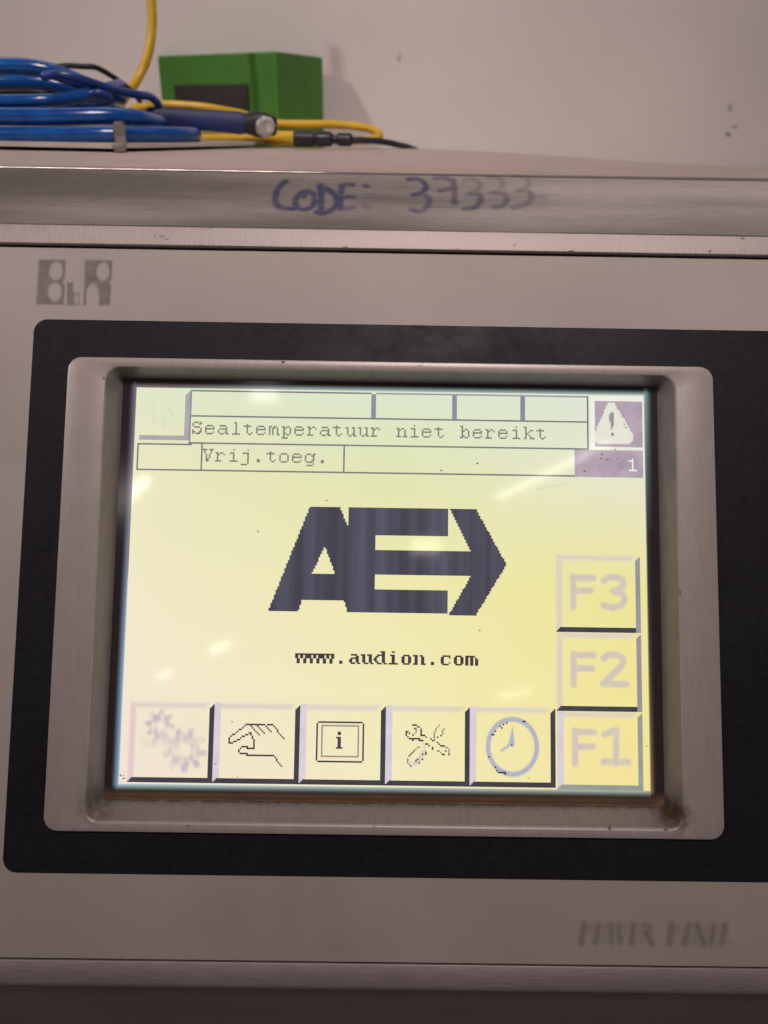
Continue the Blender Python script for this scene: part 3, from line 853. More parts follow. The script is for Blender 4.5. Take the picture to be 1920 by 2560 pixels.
# alarm field
def warn():
    fx0, fy0, fx1, fy1 = 286, 1, 320, 34
    tri = fillpoly([(297.5, 5.0), (301.6, 5.0), (312.6, 24.5), (312.6, 28.6), (310.5, 31.0), (291.0, 31.0), (288.6, 28.6), (288.6, 24.5)])
    bgd = rect(288, 4, 319, 34) - tri
    wh = (rect(286, 1, 320, 34) - rect(289, 4, 319, 33)) | rect(319, 1, 320, 52)
    bgd -= wh
    ex = rect(299, 11, 301, 13) | rect(298, 12, 301, 17) | rect(299, 17, 301, 20) | rect(299, 20, 300, 22)
    ex |= rect(299, 24, 301, 26)
    ex |= {(302, 6), (303, 8), (308, 20), (307, 18)}
    tri -= ex
    px_mesh('warning_icon', [('purple', bgd), ('white', wh), ('cream', tri), ('grey', ex)], N1)
    one = text_dots('1', 310, 40, G)
    px_mesh('alarm_count', [('purple', rect(276, 35, 319, 52) - one), ('white', one)], N1)
warn()

# soft-key buttons: lilac bevel left/top, dark bevel right/bottom
def bevels(x0, y0, x1, y1, b=4, b2=3):
    lt = {(x, y) for (x, y) in rect(x0, y0, x0 + b, y1) if (y1 - 1 - y) >= (x - x0) }
    top = {(x, y) for (x, y) in rect(x0 + b, y0, x1, y0 + b) if (x1 - 1 - x) >= (y - y0)}
    rt = {(x, y) for (x, y) in rect(x1 - b2, y0, x1, y1) if (y - y0) > (x1 - 1 - x)}
    bt = {(x, y) for (x, y) in rect(x0, y1 - b2, x1 - b2, y1) if (x - x0) >= (y1 - 1 - y)}
    return lt - bt, top - rt, rt, bt
M['lilacsoft'] = ink_mat('lcd_soft_lilac', (0.02, 0.02, 0.02), GLOSS, emit=s2l((214, 203, 196)), gain=.8)
M['pinksoft'] = ink_mat('lcd_soft_pink', (0.02, 0.02, 0.02), GLOSS, emit=s2l((226, 196, 204)), gain=.9)
M['ghost'] = ink_mat('lcd_ghost_lilac', (0.02, 0.02, 0.02), GLOSS, emit=s2l((192, 172, 188)), gain=.95, noise=.3, nscale=500)
M['bluesoft'] = ink_mat('lcd_soft_blue', (0.02, 0.02, 0.02), GLOSS, emit=s2l((168, 171, 198)), gain=1.0, noise=.12, nscale=600)
M['legend'] = ink_mat('lcd_key_legend', (0.02, 0.02, 0.02), GLOSS, emit=s2l((205, 192, 184)), gain=1.0, noise=.25, nscale=700)
M['black_dot'] = None
def soft_top(name, x0, x1, y, mat, h=3.2):
    ink_mesh(name, screen, (x0 - 2, y - 2, x1 + 2, y + h + 3), .6, lambda A, B: soft_poly(A, B, [(x0, y), (x1, y), (x1 - 3, y + h), (x0 + 3, y + h)], 2.0), mat, lambda a, b: l2p(a, b, N1 - .01))
bx = [(5, 56), (56, 108), (108, 160), (160, 211), (211, 263)]
for k, (x0, x1) in enumerate(bx):
    lt, tp, rt, bt = bevels(x0, 192, x1, 239)
    lay = [('dark', rt | bt)]
    if k > 0: lay.append(('lilac', lt))
    o = px_mesh('screen_button', lay, N1)
    soft_top('button_highlight', x0 + 1, x1 - 3, 192.3, M['lilacsoft'])
    if k == 0:
        ink_mesh('button_highlight', screen, (3, 190, 12, 240), .6, lambda A, B: soft_poly(A, B, [(5, 192), (8.6, 192), (8.6, 236), (5, 239)], 1.6), M['pinksoft'], lambda a, b: l2p(a, b, N1 - .01))
for k, (y0, y1, rink, bink) in enumerate(((100, 147, 'grey', 'dark'), (147, 194, 'grey', 'dark'), (194, 240, 'bottom', 'bottom'))):
    lt, tp, rt, bt = bevels(264, y0, 316, y1)
    px_mesh('screen_button', [(rink, rt), (bink, bt)] + ([('lilac', lt)] if k == 2 else []), N1)
    soft_top('button_highlight', 265, 313, y0 + .3, M['lilacsoft'])
    if k < 2:
        ink_mesh('button_highlight', screen, (262, y0 - 2, 270, y1 + 2), .5, lambda A, B: soft_poly(A, B, [(264, y0), (267.6, y0 + 1), (267.6, y1 - 3), (264, y1)], 1.2), M['lilacsoft'], lambda a, b: l2p(a, b, N1 - .01))
# F1, F2, F3 legends (soft, half faded)
fp = [(274.8, 205.6), (274.7, 224.7), (275.0, 206.3), (286.3, 206.2), (274.9, 214.8), (285.5, 214.6), (292.8, 207.4), (296.5, 206.0), (299.8, 204.8), (299.6, 224.4), (292.0, 223.5), (306.8, 223.3)]
f3 = [(274.5, 113.6), (274.4, 131.9), (274.5, 114.3), (286.8, 114.0), (274.4, 122.2), (285.2, 121.8), (293.5, 115.6), (296.3, 113.7), (300.9, 113.2), (305.0, 115.0), (305.6, 117.7), (303.6, 120.6), (298.9, 121.9), (304.5, 123.1), (306.2, 126.7), (304.3, 130.4), (298.8, 132.1), (293.3, 130.6)]
f2 = [(274.4, 160.0), (274.2, 178.3), (274.4, 160.7), (286.5, 160.6), (274.3, 168.7), (285.7, 168.5), (292.9, 162.4), (295.7, 160.4), (300.3, 160.1), (304.4, 161.8), (304.8, 164.5), (302.9, 167.7), (297.8, 172.2), (292.3, 177.6), (306.4, 177.8)]
def legend(pts, segs, w=4.0):
    def fn(A, B):
        o = np.zeros(A.shape)
        for idx in segs: o = np.maximum(o, poly_ink(A, B, [pts[i] for i in idx], w, 1.6))
        return o
    xs = [p[0] for p in pts]; ys = [p[1] for p in pts]
    ink_mesh('key_legend', screen, (min(xs) - 4, min(ys) - 4, max(xs) + 4, max(ys) + 4), .4, fn, M['legend'], lambda a, b: l2p(a, b, N2))
legend(fp, ([0, 1], [2, 3], [4, 5], [6, 7, 8], [8, 9], [10, 11]))
legend(f2, ([0, 1], [2, 3], [4, 5], [6, 7, 8, 9, 10, 11, 12, 13], [13, 14]))
legend(f3, ([0, 1], [2, 3], [4, 5], [6, 7, 8, 9, 10, 11, 12], [12, 13, 14, 15, 16, 17]))

# hand icon
H = lambda s: s
hand = [[(98.7, 212.7), (91.1, 204.5), (88.3, 204.5)],
        [(90.0, 208.9), (87.7, 205.9), (86.4, 204.7), (83.4, 204.6)],
        [(86.9, 209.8), (82.9, 205.8), (82.0, 204.6), (79.6, 204.6)],
        [(83.8, 210.9), (78.7, 205.8), (78.0, 204.7), (76.4, 204.7), (74.4, 205.9), (69.2, 209.7), (65.8, 212.4), (65.9, 215.2), (67.3, 215.8), (69.4, 214.8), (72.5, 212.7), (75.2, 210.6), (78.0, 209.6), (79.8, 211.2), (79.8, 212.9), (80.7, 213.4), (80.8, 217.7), (80.0, 218.7), (76.5, 218.7), (76.0, 217.7), (73.7, 217.7), (71.8, 219.6), (71.9, 220.8), (72.8, 221.8), (76.1, 221.8), (76.6, 222.8), (92.0, 222.6), (97.7, 228.5)]]
hd = set()
for l in hand: hd |= pline(l)
px_mesh('hand_icon', [('dark', hd)], N2)
# info icon
q = [(119.0, 202.8), (146.0, 202.8), (118.7, 225.3), (146.1, 225.4), (121.3, 204.8), (143.5, 204.6), (121.5, 222.8), (143.5, 222.5), (132.0, 209.1), (132.2, 216.4)]
x0, y0 = round(q[0][0] - .5), round(q[0][1] - .5); x1, y1 = round(q[3][0] - .5), round(q[3][1] - .5)
fr = rect(x0 + 1, y0, x1, y0 + 1) | rect(x0 + 1, y1, x1, y1 + 1) | rect(x0, y0 + 1, x0 + 1, y1) | rect(x1, y0 + 1, x1 + 1, y1)
a0, b0 = round(q[4][0] - .5), round(q[4][1] - .5); a1, b1 = round(q[7][0] - .5), round(q[7][1] - .5)
fi = rect(a0, b0, a1, b0 + 1) | rect(a0, b1, a1, b1 + 1) | rect(a0, b0, a0 + 1, b1) | rect(a1, b0, a1 + 1, b1 + 1)
ix = round(q[8][0] - 1); iy0 = round(q[8][1] - 1)
ii = rect(ix, iy0, ix + 2, iy0 + 2) | rect(ix, iy0 + 3, ix + 2, iy0 + 9) | rect(ix - 1, iy0 + 3, ix, iy0 + 4) | rect(ix - 1, iy0 + 9, ix + 3, iy0 + 10)
px_mesh('info_icon', [('dark', fr | ii), ('greyline', fi)], N2)
# crossed tools icon
dk = [[(176.0, 203.7), (178.5, 203.7)], [(179.2, 204.7), (179.8, 204.9)], [(181.1, 206.9), (181.2, 209.7), (183.5, 209.7), (184.5, 210.6)], [(187.1, 211.6), (188.2, 212.6)],
      [(191.1, 213.6), (192.2, 214.6), (192.6, 214.7)], [(193.9, 215.7), (195.4, 215.7)], [(182.3, 212.7), (180.8, 212.7), (180.4, 211.7), (176.9, 211.7)], [(176.2, 212.5), (175.7, 211.7), (174.2, 211.6), (173.3, 210.6), (172.3, 209.6), (172.3, 207.9), (173.2, 207.6), (174.4, 208.6)],
      [(176.2, 209.6), (176.3, 209.6)], [(177.3, 205.7), (177.4, 205.7)], [(184.2, 214.6), (186.2, 215.7)], [(188.0, 216.6), (189.0, 217.5)], [(194.0, 220.6), (195.4, 220.6)],
      [(177.2, 218.5), (176.3, 219.5), (175.3, 220.5), (174.3, 221.6)], [(175.3, 227.5), (175.7, 227.5)], [(178.2, 224.5), (179.2, 223.5)], [(180.0, 225.5), (180.1, 225.5)], [(182.2, 223.5), (182.2, 223.5)],
      [(182.1, 220.4), (182.2, 220.5)], [(184.2, 219.5), (184.2, 220.7)], [(193.2, 209.5), (193.2, 209.6)], [(191.1, 210.6), (191.2, 210.6)], [(196.1, 218.6), (196.1, 218.6)], [(198.1, 220.4), (198.1, 220.5)]]
lt_ = [[(179.8, 204.9), (181.1, 205.8), (181.1, 206.9)], [(189.2, 212.0), (189.2, 209.6), (189.2, 207.4), (191.0, 205.6), (193.0, 203.6)], [(195.1, 205.6), (194.9, 207.4), (193.1, 209.4)], [(196.9, 216.6), (198.0, 217.6), (198.1, 220.1)], [(193.2, 219.6), (191.2, 218.6)], [(178.3, 205.8), (178.3, 207.8), (177.1, 208.7)], [(173.2, 223.2), (173.3, 225.6), (175.1, 227.3)], [(180.3, 216.6), (179.0, 217.8)]]
d1 = set(); d2 = set()
for l in dk: d1 |= pline(l)
for l in lt_: d2 |= pline(l)
px_mesh('tools_icon', [('dark', d1), ('greyline', d2 - d1)], N2)
hs = [(182.9, 213.0), (183.3, 215.6), (183.6, 218.6), (181.9, 221.5), (180.3, 223.9), (177.7, 226.1)]
hs2 = [(174.0, 223.6), (175.7, 226.7), (177.7, 226.7)]
ink_mesh('tools_icon_shading', screen, (min(p[0] for p in hs + hs2) - 5, min(p[1] for p in hs) - 4, max(p[0] for p in hs) + 5, max(p[1] for p in hs2) + 5), .4,
         lambda A, B: np.maximum(.8 * poly_ink(A, B, hs[2:], 1.6, 2.6), np.maximum(.45 * poly_ink(A, B, hs[:3], .8, 2.0), .35 * poly_ink(A, B, hs2, .8, 3.0))), M['bluesoft'], lambda a, b: l2p(a, b, N1))
# clock icon
ck = [(236.9, 215.4), (236.9, 199.3), (236.8, 231.4), (222.1, 215.6), (251.6, 215.2), (237.0, 203.4), (237.1, 214.7), (230.5, 217.6), (235.5, 214.3)]
ccx, ccy = ck[0]; crx = (ck[4][0] - ck[3][0]) / 2; cry = (ck[2][1] - ck[1][1]) / 2
def fn_clock(A, B):
    d = np.abs(np.hypot((A - ccx) / crx, (B - ccy) / cry) - 1) * (crx + cry) / 2
    ring = np.clip((1.45 + .5 - d) / 1.0, 0, 1)
    h1 = soft_poly(A, B, [(ck[5][0], ck[5][1]), (ck[6][0] + 1.2, ck[6][1] - 2), (ck[6][0] + .6, ck[6][1] + .6), (ck[6][0] - 3.0, ck[6][1] + .2)], .8)
    h2 = poly_ink(A, B, [ck[8], ck[7]], 1.6, .9)
    return np.maximum(ring, np.maximum(h1, h2)) * .95
ink_mesh('clock_icon', screen, (ccx - crx - 3, ccy - cry - 3, ccx + crx + 3, ccy + cry + 3), .3, fn_clock, M['bluesoft'], lambda a, b: l2p(a, b, N1))
cd = set()
for l in [[(229.8, 203.9), (230.0, 204.0)], [(231.8, 202.6), (231.9, 202.8)], [(233.8, 201.7), (233.9, 201.8)], [(226.9, 206.9), (227.0, 207.0)], [(225.0, 208.8), (225.1, 208.9)], [(243.9, 200.7), (244.0, 200.9)], [(236.8, 214.7), (236.9, 214.8)],
          [(222.8, 221.6), (223.0, 221.8)], [(226.8, 227.6), (226.9, 227.7)], [(227.9, 229.4), (229.7, 230.4), (232.0, 230.9), (232.0, 231.6)]]: cd |= pline(l)
px_mesh('clock_icon_dots', [('dark', cd)], N2)
# gears icon, nearly washed out
ge = [(23.0, 205.6), (38.8, 219.9), (18.4, 215.4), (29.1, 205.5), (47.9, 220.1)]
def gear(A, B, cx, cy, r, teeth, rin, ph):
    rad = np.hypot(A - cx, B - cy); an = np.arctan2(B - cy, A - cx)
    ro = r * (1 + .16 * np.clip(np.sin(teeth * an + ph) * 2.5, -1, 1))
    ring = np.clip((ro - rad) / 2.8 + .5, 0, 1) * np.clip((rad - rin) / 2.6 + .5, 0, 1)
    return ring
def fn_gear(A, B):
    g1 = gear(A, B, *ge[0], 7.8, 8, 2.0, .6) * 1.0; g2 = gear(A, B, *ge[1], 11.4, 9, 4.2, .2) * .95
    w = np.exp(-((A - ge[2][0]) / 4.5) ** 2 - ((B - ge[2][1]) / 3.2) ** 2) * .7
    w2 = poly_ink(A, B, [(ge[0][0] + 2, ge[0][1] + 5), (ge[1][0] - 7, ge[1][1])], 5, 5) * .65
    nz = np.array([[mnoise.noise(Vector((a * .35, b * .2, 1.7))) for a, b in zip(ra, rb)] for ra, rb in zip(A, B)])
    return np.maximum(np.maximum(g1, g2), np.maximum(w, w2)) * np.clip(.72 + .9 * nz, .1, 1)
ink_mesh('gears_icon', screen, (ge[0][0] - 14, ge[0][1] - 11, ge[1][0] + 14, ge[1][1] + 14), .45, fn_gear, M['ghost'], lambda a, b: l2p(a, b, N1))
# ghost of the home symbol
gh = [(11.8, 9.9), (11.4, 19.6), (20.1, 12.2), (23.2, 17.0), (17.7, 19.5), (18.5, 25.6), (14.6, 13.5)]
ink_mesh('home_icon', screen, (gh[0][0] - 6, gh[0][1] - 5, gh[3][0] + 5, gh[5][1] + 5), .5,
         lambda A, B: np.maximum(.45 * poly_ink(A, B, [gh[2], gh[3]], .8, 2.6), np.maximum(.4 * poly_ink(A, B, [gh[1], (gh[1][0] + .4, gh[1][1] + 2)], .8, 2.4), np.maximum(.35 * poly_ink(A, B, [gh[4], gh[5]], .8, 3), .2 * poly_ink(A, B, [gh[0], gh[1]], 1, 3)))),
         M['bluesoft'], lambda a, b: l2p(a, b, N1))
M['film'] = ink_mat('brown_lit_band_and_grime', (0.30, 0.18, 0.09), 0.6, gain=.85, noise=.35, nscale=300, stretch=(.4, 1, 1))  # lit brown band painted along the bottom edge, real grime in the corners
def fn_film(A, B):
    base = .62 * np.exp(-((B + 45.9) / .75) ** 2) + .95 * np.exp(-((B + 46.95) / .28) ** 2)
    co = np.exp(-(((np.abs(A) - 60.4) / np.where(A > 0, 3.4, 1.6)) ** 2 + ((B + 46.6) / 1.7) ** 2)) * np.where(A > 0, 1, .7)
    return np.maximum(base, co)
ink_mesh('lit_band_and_grime', screen, (-60.9, -47.3, 60.9, -44.2), .25, fn_film, M['film'], lambda a, b: (a, b, -3.99))
# specks and scratches on the glass
spk = [(20.42, -9.75), (-13.92, 18.52), (-29.09, 11.39)]
spk += [(47.96, 30.01), (47.70, 29.03), (48.97, 28.74), (49.48, 28.85), (50.94, 31.15), (43.94, 26.09), (51.42, 28.99)]
spk += [(-57.23, -41.94), (-56.59, -42.01), (-56.64, -42.63), (-56.33, -42.55), (-33.51, -30.27), (-36.79, -39.23), (-31.94, -41.91)]
spk += [(57.01, -34.20), (31.13, -41.41)]
spk += [(19.80, 27.47), (11.68, 25.76)]
sps = [rnd.uniform(.16, .34) for _ in spk]
scr = [[(50.94, 31.15), (51.43, 29.71)], [(48.97, 28.69), (49.58, 28.85)], [(33.05, 21.76), (39.98, 23.21)], [(37.56, 43.27), (38.96, 43.05)], [(51.23, 29.91), (52.67, 30.55)], [(50.40, 29.07), (50.70, 28.15)]]
def fn_spk(A, B):
    o = np.zeros(A.shape)
    for (x, y), s in zip(spk, sps): o = np.maximum(o, ell(A, B, x, y, s * .8, s * .6, .12))
    for l in scr: o = np.maximum(o, .5 * poly_ink(A, B, l, .06, .14))
    return o
gs = ink_mesh('glass_specks', screen, (-58, -44, 58.5, 44), .12, fn_spk, M['grime'], lambda a, b: (a, b, -3.84), thr=.05)
gs['kind'] = 'stuff'

# ================================================================== things lying on top of the housing
RB = 0.00283
# thin pale sheet
edge = [(-0.240, 0.1640), (-0.1150, 0.1528), (-0.0960, 0.1497), (-0.0770, 0.1870), (-0.0575, 0.2310), (-0.050, 0.262), (-0.240, 0.262)]
z0, z1 = 1.0804, 1.0818
vs = [(x, y, z0) for x, y in edge] + [(x, y, z1) for x, y in edge]; n = len(edge)
fs = [tuple(range(n, 2 * n)), tuple(reversed(range(n)))] + [(i, (i + 1) % n, n + (i + 1) % n, n + i) for i in range(n)]
sheet = mesh_obj('grey_sheet', vs, fs, M['tray'], loc=(-0.10, 0.20, z0)); fix_normals(sheet)
tag(sheet, 'thin pale grey sheet lying on the housing under the blue hoses', 'sheet')

# blue hose coil
hc = empty('blue_hose_coil', (-0.13, 0.19, 1.0818), 'coiled thick bright blue hose at the left on top of the housing', 'hose')
tube_obj('hose_loop', [(-0.2092, 0.1780, 1.0827), (-0.1646, 0.1700, 1.0832), (-0.1418, 0.1680, 1.0836), (-0.1201, 0.1680, 1.0840), (-0.0995, 0.1720, 1.0845), (-0.0844, 0.1880, 1.0844), (-0.0798, 0.2000, 1.0843), (-0.0815, 0.2140, 1.0842), (-0.0875, 0.2280, 1.0845), (-0.1017, 0.2360, 1.0845)], RB, M['blue'], hc)
tube_obj('hose_loop', [(-0.2087, 0.1800, 1.0886), (-0.1642, 0.1720, 1.0892), (-0.1415, 0.1700, 1.0896), (-0.1205, 0.1720, 1.0899), (-0.1058, 0.1760, 1.0904), (-0.0973, 0.1820, 1.0901), (-0.0935, 0.1920, 1.0890), (-0.0934, 0.2060, 1.0880), (-0.1007, 0.2240, 1.0873)], RB * 1.08, M['blue'], hc)
tube_obj('hose_loop', [(-0.2004, 0.1860, 1.0938), (-0.1627, 0.1800, 1.0943), (-0.1440, 0.1780, 1.0947), (-0.1300, 0.1800, 1.0951), (-0.1218, 0.1860, 1.0960), (-0.1153, 0.1920, 1.0978), (-0.1107, 0.2000, 1.1000), (-0.1101, 0.2140, 1.1018)], RB * .82, M['blue'], hc)
tube_obj('hose_loop', [(-0.1955, 0.1950, 1.1034), (-0.1590, 0.1900, 1.1058), (-0.1460, 0.1880, 1.1064), (-0.1371, 0.1880, 1.1064), (-0.1292, 0.1900, 1.1054), (-0.1235, 0.1940, 1.1035), (-0.1184, 0.1980, 1.1012), (-0.1136, 0.2060, 1.0985), (-0.1113, 0.2160, 1.0976)], RB * 1.02, M['blue'], hc)
tube_obj('hose_loop', [(-0.2067, 0.2120, 1.0990), (-0.1711, 0.2060, 1.1007), (-0.1542, 0.2040, 1.1017), (-0.1447, 0.2040, 1.1021), (-0.1361, 0.2060, 1.1017), (-0.1292, 0.2080, 1.1003), (-0.1230, 0.2120, 1.0977), (-0.1172, 0.2160, 1.0962)], RB * 1.05, M['blue'], hc)
tube_obj('hose_loop', [(-0.2141, 0.2260, 1.1019), (-0.1735, 0.2260, 1.1044), (-0.1583, 0.2260, 1.1052), (-0.1484, 0.2260, 1.1048), (-0.1386, 0.2260, 1.1034), (-0.1314, 0.2280, 1.1010), (-0.1242, 0.2300, 1.0973), (-0.1226, 0.2300, 1.0941), (-0.1269, 0.2280, 1.0918)], RB * 1.05, M['blue'], hc)
tube_obj('hose_loop', [(-0.2132, 0.2220, 1.0966), (-0.1731, 0.2220, 1.0975), (-0.1564, 0.2220, 1.0980), (-0.1431, 0.2220, 1.0977), (-0.1324, 0.2240, 1.0965), (-0.1233, 0.2260, 1.0946), (-0.1174, 0.2280, 1.0923), (-0.1115, 0.2300, 1.0899)], RB * 1.0, M['blue'], hc)
tube_obj('hose_loop', [(-0.2017, 0.2000, 1.0917), (-0.1619, 0.1960, 1.0923), (-0.1423, 0.1940, 1.0925), (-0.1275, 0.1960, 1.0929), (-0.1180, 0.2000, 1.0927), (-0.1090, 0.2060, 1.0918), (-0.1045, 0.2120, 1.0905)], RB * .75, M['blue'], hc)
# thinner blue cable over the coil
tube_obj('blue_cable', [(-0.1294, 0.1860, 1.1034), (-0.1234, 0.1860, 1.1039), (-0.1183, 0.1880, 1.1031), (-0.1132, 0.1920, 1.1014), (-0.1085, 0.1980, 1.0997), (-0.1048, 0.2060, 1.0989), (-0.1015, 0.2120, 1.0983), (-0.0997, 0.2180, 1.0980), (-0.0980, 0.2220, 1.0961), (-0.0978, 0.2240, 1.0934), (-0.1004, 0.2240, 1.0913), (-0.1048, 0.2200, 1.0904)], 0.00163, M['bluecable'], loc=(-0.08, 0.2, 1.09))
tag(bpy.data.objects['blue_cable'], 'thinner violet blue cable looping over the hose coil towards the green box', 'cable', 'thin blue cables')
tube_obj('blue_cable', [(-0.1250, 0.1960, 1.0942), (-0.1185, 0.1920, 1.0967), (-0.1123, 0.1900, 1.0983), (-0.1088, 0.1920, 1.0973), (-0.1085, 0.1940, 1.0955), (-0.1122, 0.1980, 1.0939), (-0.1176, 0.2020, 1.0936)], 0.00137, M['bluecable'], loc=(-0.1, 0.19, 1.09))
tag(bpy.data.objects['blue_cable.001'], 'short blue cable bend curled between the two tiers of the hose coil', 'cable', 'thin blue cables')
# black cable, then a dark strand added as the shadow between hose loops
o = tube_obj('black_cable_or_gap_shade', [(-0.1383, 0.2140, 1.1072), (-0.1306, 0.2120, 1.1082), (-0.1241, 0.2120, 1.1081), (-0.1193, 0.2140, 1.1080), (-0.1158, 0.2180, 1.1061), (-0.1123, 0.2240, 1.1031), (-0.1097, 0.2300, 1.0998), (-0.1081, 0.2340, 1.0959), (-0.1076, 0.2360, 1.0933)], 0.00105, M['black'], loc=(-0.10, 0.22, 1.10))
tag(o, 'thin black cable arching out of the blue hose coil', 'cable', 'black cables')
o = tube_obj('black_cable_or_gap_shade', [(-0.1669, 0.1900, 1.0976), (-0.1538, 0.1880, 1.0980), (-0.1413, 0.1870, 1.0982), (-0.1327, 0.1880, 1.0982), (-0.1268, 0.1920, 1.0976), (-0.1230, 0.1980, 1.0965)], 0.00090, M['black'], loc=(-0.14, 0.19, 1.10))
tag(o, 'dark strand added as shadow in the gap between the blue hose loops at the far left', 'cable', 'black cables')
# yellow cables
o = tube_obj('yellow_cable', [(-0.1065, 0.2890, 1.1805), (-0.1095, 0.2850, 1.1533), (-0.1107, 0.2830, 1.1454), (-0.1114, 0.2820, 1.1391), (-0.1116, 0.2810, 1.1319), (-0.1127, 0.2800, 1.1247), (-0.1146, 0.2780, 1.1172), (-0.1177, 0.2760, 1.1104), (-0.1208, 0.2720, 1.1047), (-0.1239, 0.2660, 1.0993), (-0.1261, 0.2600, 1.0942), (-0.1274, 0.2550, 1.0892)], 0.00216, M['yellow'], loc=(-0.11, 0.27, 1.12))
tag(o, 'yellow cable hanging down in front of the wall left of the green box', 'cable', 'yellow cables')
o = tube_obj('yellow_cable', [(-0.1116, 0.2320, 1.0936), (-0.0997, 0.2340, 1.0954), (-0.0904, 0.2360, 1.0953), (-0.0814, 0.2380, 1.0947), (-0.0728, 0.2420, 1.0935), (-0.0667, 0.2460, 1.0924), (-0.0593, 0.2500, 1.0903), (-0.0505, 0.2520, 1.0889), (-0.0394, 0.2500, 1.0888), (-0.0265, 0.2480, 1.0890), (-0.0165, 0.2470, 1.0885), (-0.0092, 0.2450, 1.0875), (-0.0054, 0.2420, 1.0858), (-0.0055, 0.2380, 1.0841), (-0.0108, 0.2360, 1.0830), (-0.0224, 0.2370, 1.0827), (-0.0384, 0.2380, 1.0826), (-0.0529, 0.2400, 1.0828), (-0.0672, 0.2400, 1.0827), (-0.0797, 0.2400, 1.0826), (-0.0927, 0.2420, 1.0828)], 0.00175, M['yellow'], loc=(-0.04, 0.24, 1.085))
tag(o, 'yellow cable lying in a flat loop beside the green box', 'cable', 'yellow cables')
o = tube_obj('yellow_cable', [(-0.0925, 0.2490, 1.0822), (-0.0761, 0.2490, 1.0823), (-0.0614, 0.2490, 1.0826), (-0.0504, 0.2490, 1.0829), (-0.0395, 0.2490, 1.0829), (-0.0321, 0.2480, 1.0827)], 0.00311, M['yellow'], loc=(-0.05, 0.25, 1.083))
tag(o, 'short yellow cable run passing under the dark blue sleeve', 'cable', 'yellow cables')

# dark blue sleeve with black end and hex bolt
sl = empty('cable_clamp', [(-0.0579, 0.2260, 1.0840)][0], 'dark blue flat sleeve ending in a black head with a silver hex bolt', 'clamp')
tube_obj('sleeve', [(-0.1006, 0.2220, 1.0910), (-0.0927, 0.2240, 1.0905), (-0.0814, 0.2260, 1.0898), (-0.0714, 0.2270, 1.0892), (-0.0647, 0.2280, 1.0888)], 0.00410, M['bluedark'], sl, flat=.42, taper=lambda t: .85 + .25 * t)
tube_obj('clamp_head', [(-0.0611, 0.2285, 1.0887), (-0.0580, 0.2285, 1.0885), (-0.0539, 0.2285, 1.0882), (-0.0521, 0.2285, 1.0881)], 0.00508, M['black'], sl, flat=.5, seg=18, taper=lambda t: .85 + .15 * math.sin(math.pi * t))
bc = Vector([(-0.0525, 0.2195, 1.0878)][0]); br = 0.00387
dirv = (Vector(cam.matrix_world.translation) - bc); dirv.z *= .3; dirv.normalize(); dirv = (dirv + Vector((.12, 0, .1))).normalized()
qx = dirv.cross(Vector((0, 0, 1))).normalized(); qy = qx.cross(dirv)
def ring(r, h, k=18, hexa=False, ph=0.0):
    out = []
    for i in range(k):
        a = 2 * math.pi * i / k + ph; q = r
        if hexa:
            b = (a % (math.pi / 3)) - math.pi / 6; q = r * math.cos(math.pi / 6) / math.cos(b)
        out.append(bc + qx * (math.cos(a) * q) + qy * (math.sin(a) * q) + dirv * h - sl.location)
    return out
lp = [ring(br * 1.0, -.006), ring(br * 1.0, -.0012), ring(br * 1.0, -.001, hexa=True), ring(br, .0022, hexa=True), ring(br * .86, .0030), ring(br * .5, .0031), ring(br * .46, .0026)]
vs = [v for l in lp for v in l]; k = 18
fs = [(i * k + j, i * k + (j + 1) % k, (i + 1) * k + (j + 1) % k, (i + 1) * k + j) for i in range(len(lp) - 1) for j in range(k)] + [tuple((len(lp) - 1) * k + j for j in range(k))]
bo = mesh_obj('hex_bolt', vs, fs, M['bolt'], sl); fix_normals(bo)

# black plug connector with its navy cable
pc = empty('plug_connector', [(-0.0301, 0.2220, 1.0808)][0], 'black ribbed round plug with a dark navy cable lying at the front right', 'connector')
def lathe_along(name, p0, p1, prof, mat, parent, k=22, ribs=None):
    a = Vector(p0); b = Vector(p1); t = (b - a).normalized(); s = t.cross(Vector((0, 0, 1))).normalized(); w = s.cross(t); L = (b - a).length
    vs = []
    for (f, r) in prof:
        for j in range(k):
            an = 2 * math.pi * j / k; q = r * (1 - (.07 if (ribs and ribs[0] < f < ribs[1] and j % 2) else 0))
            vs.append(a + t * (L * f) + s * (math.cos(an) * q) + w * (math.sin(an) * q) - parent.location)
    fs = [(i * k + j, i * k + (j + 1) % k, (i + 1) * k + (j + 1) % k, (i + 1) * k + j) for i in range(len(prof) - 1) for j in range(k)]
    fs += [tuple(reversed(range(k))), tuple((len(prof) - 1) * k + j for j in range(k))]
    o = mesh_obj(name, vs, fs, mat, parent, True); o.data.set_sharp_from_angle(angle=R(35)); fix_normals(o); return o
cr = 0.00315
c0, c1, c2, c3, c4 = [(-0.0413, 0.2220, 1.0834), (-0.0318, 0.2220, 1.0834), (-0.0246, 0.2220, 1.0834), (-0.0229, 0.2220, 1.0833), (-0.0161, 0.2220, 1.0832)]
lathe_along('coupling_nut', c0, c1, [(0, cr * .8), (.06, cr), (.88, cr), (.93, cr * .8), (1, cr * .8)], M['plug'], pc, ribs=(.1, .8))
lathe_along('plug_body', c1, c2, [(0, cr * .8), (.08, cr * .94), (.85, cr * .94), (.95, cr * .8), (1, cr * .55)], M['plug'], pc, ribs=(.1, .8))
lathe_along('plug_neck', c2, c3, [(0, cr * .55), (1, cr * .55)], M['plug'], pc)
lathe_along('strain_relief', c3, c4, [(0, cr * .55), (.12, cr * .82), (.85, cr * .84), (1, cr * .5)], M['plug'], pc, ribs=(.15, .8))
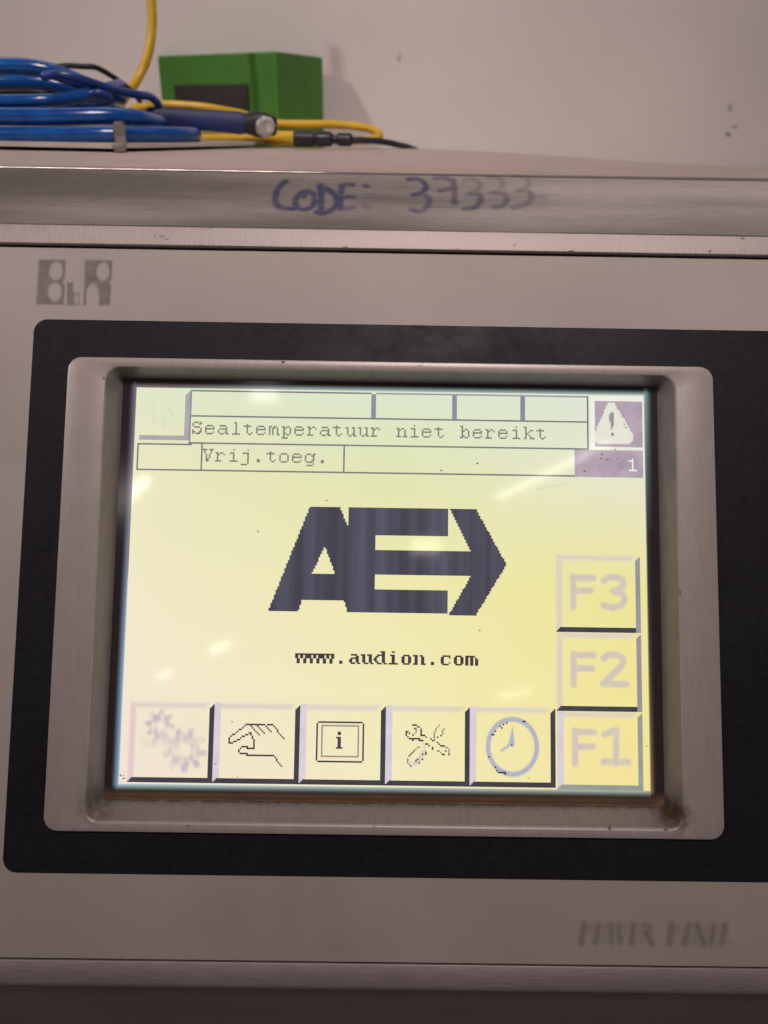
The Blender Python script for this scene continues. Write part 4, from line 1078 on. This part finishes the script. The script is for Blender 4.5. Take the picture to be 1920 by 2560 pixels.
tube_obj('plug_cable', [(-0.0171, 0.2220, 1.0832), (-0.0122, 0.2240, 1.0832), (-0.0071, 0.2280, 1.0829), (-0.0019, 0.2340, 1.0823), (0.0029, 0.2400, 1.0814), (0.0072, 0.2470, 1.0804), (0.0112, 0.2540, 1.0791), (0.0163, 0.2620, 1.0765)], 0.00130, M['navy'], pc)

# clear cable tie round the lower hose
tc_ = empty('cable_tie', [(-0.0962, 0.1600, 1.0796)][0], 'pale translucent cable tie round the lowest blue hose', 'cable tie')
ctr = Vector([(-0.0992, 0.1720, 1.0844)][0]); rt_ = RB + .0007
vs = []; k = 28; hw = 0.00162
for i in range(k):
    a = 2 * math.pi * i / k
    for (dr, dx) in ((0, -hw), (0, hw), (.0009, hw * .9), (.0009, -hw * .9)):
        q = rt_ + dr; vs.append(ctr + Vector((dx, math.cos(a) * q, math.sin(a) * q)) - tc_.location)
fs = [(i * 4 + j, i * 4 + (j + 1) % 4, ((i + 1) % k) * 4 + (j + 1) % 4, ((i + 1) % k) * 4 + j) for i in range(k) for j in range(4)]
o = mesh_obj('tie_loop', vs, fs, M['tie'], tc_, True); o.data.set_sharp_from_angle(angle=R(40)); fix_normals(o)
tl = [(-0.0958, 0.1625, 1.0877), (-0.0957, 0.1605, 1.0842), (-0.0944, 0.1555, 1.0815), (-0.0925, 0.1470, 1.0796)]
tw = .0008
vs = []
for (x, y, z) in tl:
    for (dx, dy) in ((-hw * 1.05, -tw), (hw * 1.05, -tw), (hw * 1.05, tw), (-hw * 1.05, tw)): vs.append(Vector((x + dx, y + dy, z)) - tc_.location)
fs = [(i * 4 + j, i * 4 + (j + 1) % 4, (i + 1) * 4 + (j + 1) % 4, (i + 1) * 4 + j) for i in range(3) for j in range(4)] + [(0, 1, 2, 3), (15, 14, 13, 12)]
o = mesh_obj('tie_tail', vs, fs, M['tie'], tc_); fix_normals(o)

# green box standing against the wall
yaw = R(32.0); A0 = Vector((-0.05825, 0.31, 0)); ztop = 1.1216
ba = 0.085; bb_ = 0.040
du = Vector((-math.cos(yaw), math.sin(yaw), 0)); dv = Vector((math.sin(yaw), math.cos(yaw), 0))
zb = top_z(-0.07, 0.335) + .0002
gb = empty('green_box', (A0.x, A0.y, zb), 'small plain green box standing against the wall behind the cables', 'box')
def box_at(name, o0, lx, ly, z0, z1, mat, parent, bev=.0012):
    bm = bmesh.new()
    vv = [bm.verts.new((o0 + du * (lx[a]) + dv * (ly[b])).to_3d() * 1.0 + Vector((0, 0, (z0, z1)[c])) - parent.location) for c in (0, 1) for b in (0, 1) for a in (0, 1)]
    for f in ((0, 1, 3, 2), (4, 6, 7, 5), (0, 4, 5, 1), (2, 3, 7, 6), (0, 2, 6, 4), (1, 5, 7, 3)): bm.faces.new([vv[i] for i in f])
    bmesh.ops.recalc_face_normals(bm, faces=bm.faces)
    bmesh.ops.bevel(bm, geom=list(bm.edges), offset=bev, segments=2, affect='EDGES', profile=.6)
    me = bpy.data.meshes.new(name); bm.to_mesh(me); bm.free(); me.materials.append(mat)
    o = bpy.data.objects.new(name, me); COL.objects.link(o); o.parent = parent; return o
box_at('housing', A0, (0, ba), (0, bb_), zb, ztop, M['green'], gb)
box_at('dark_plate', A0, (.0195, .0730), (-.0012, .0006), zb + .004, 1.1072, M['darkplate'], gb, bev=.0004)
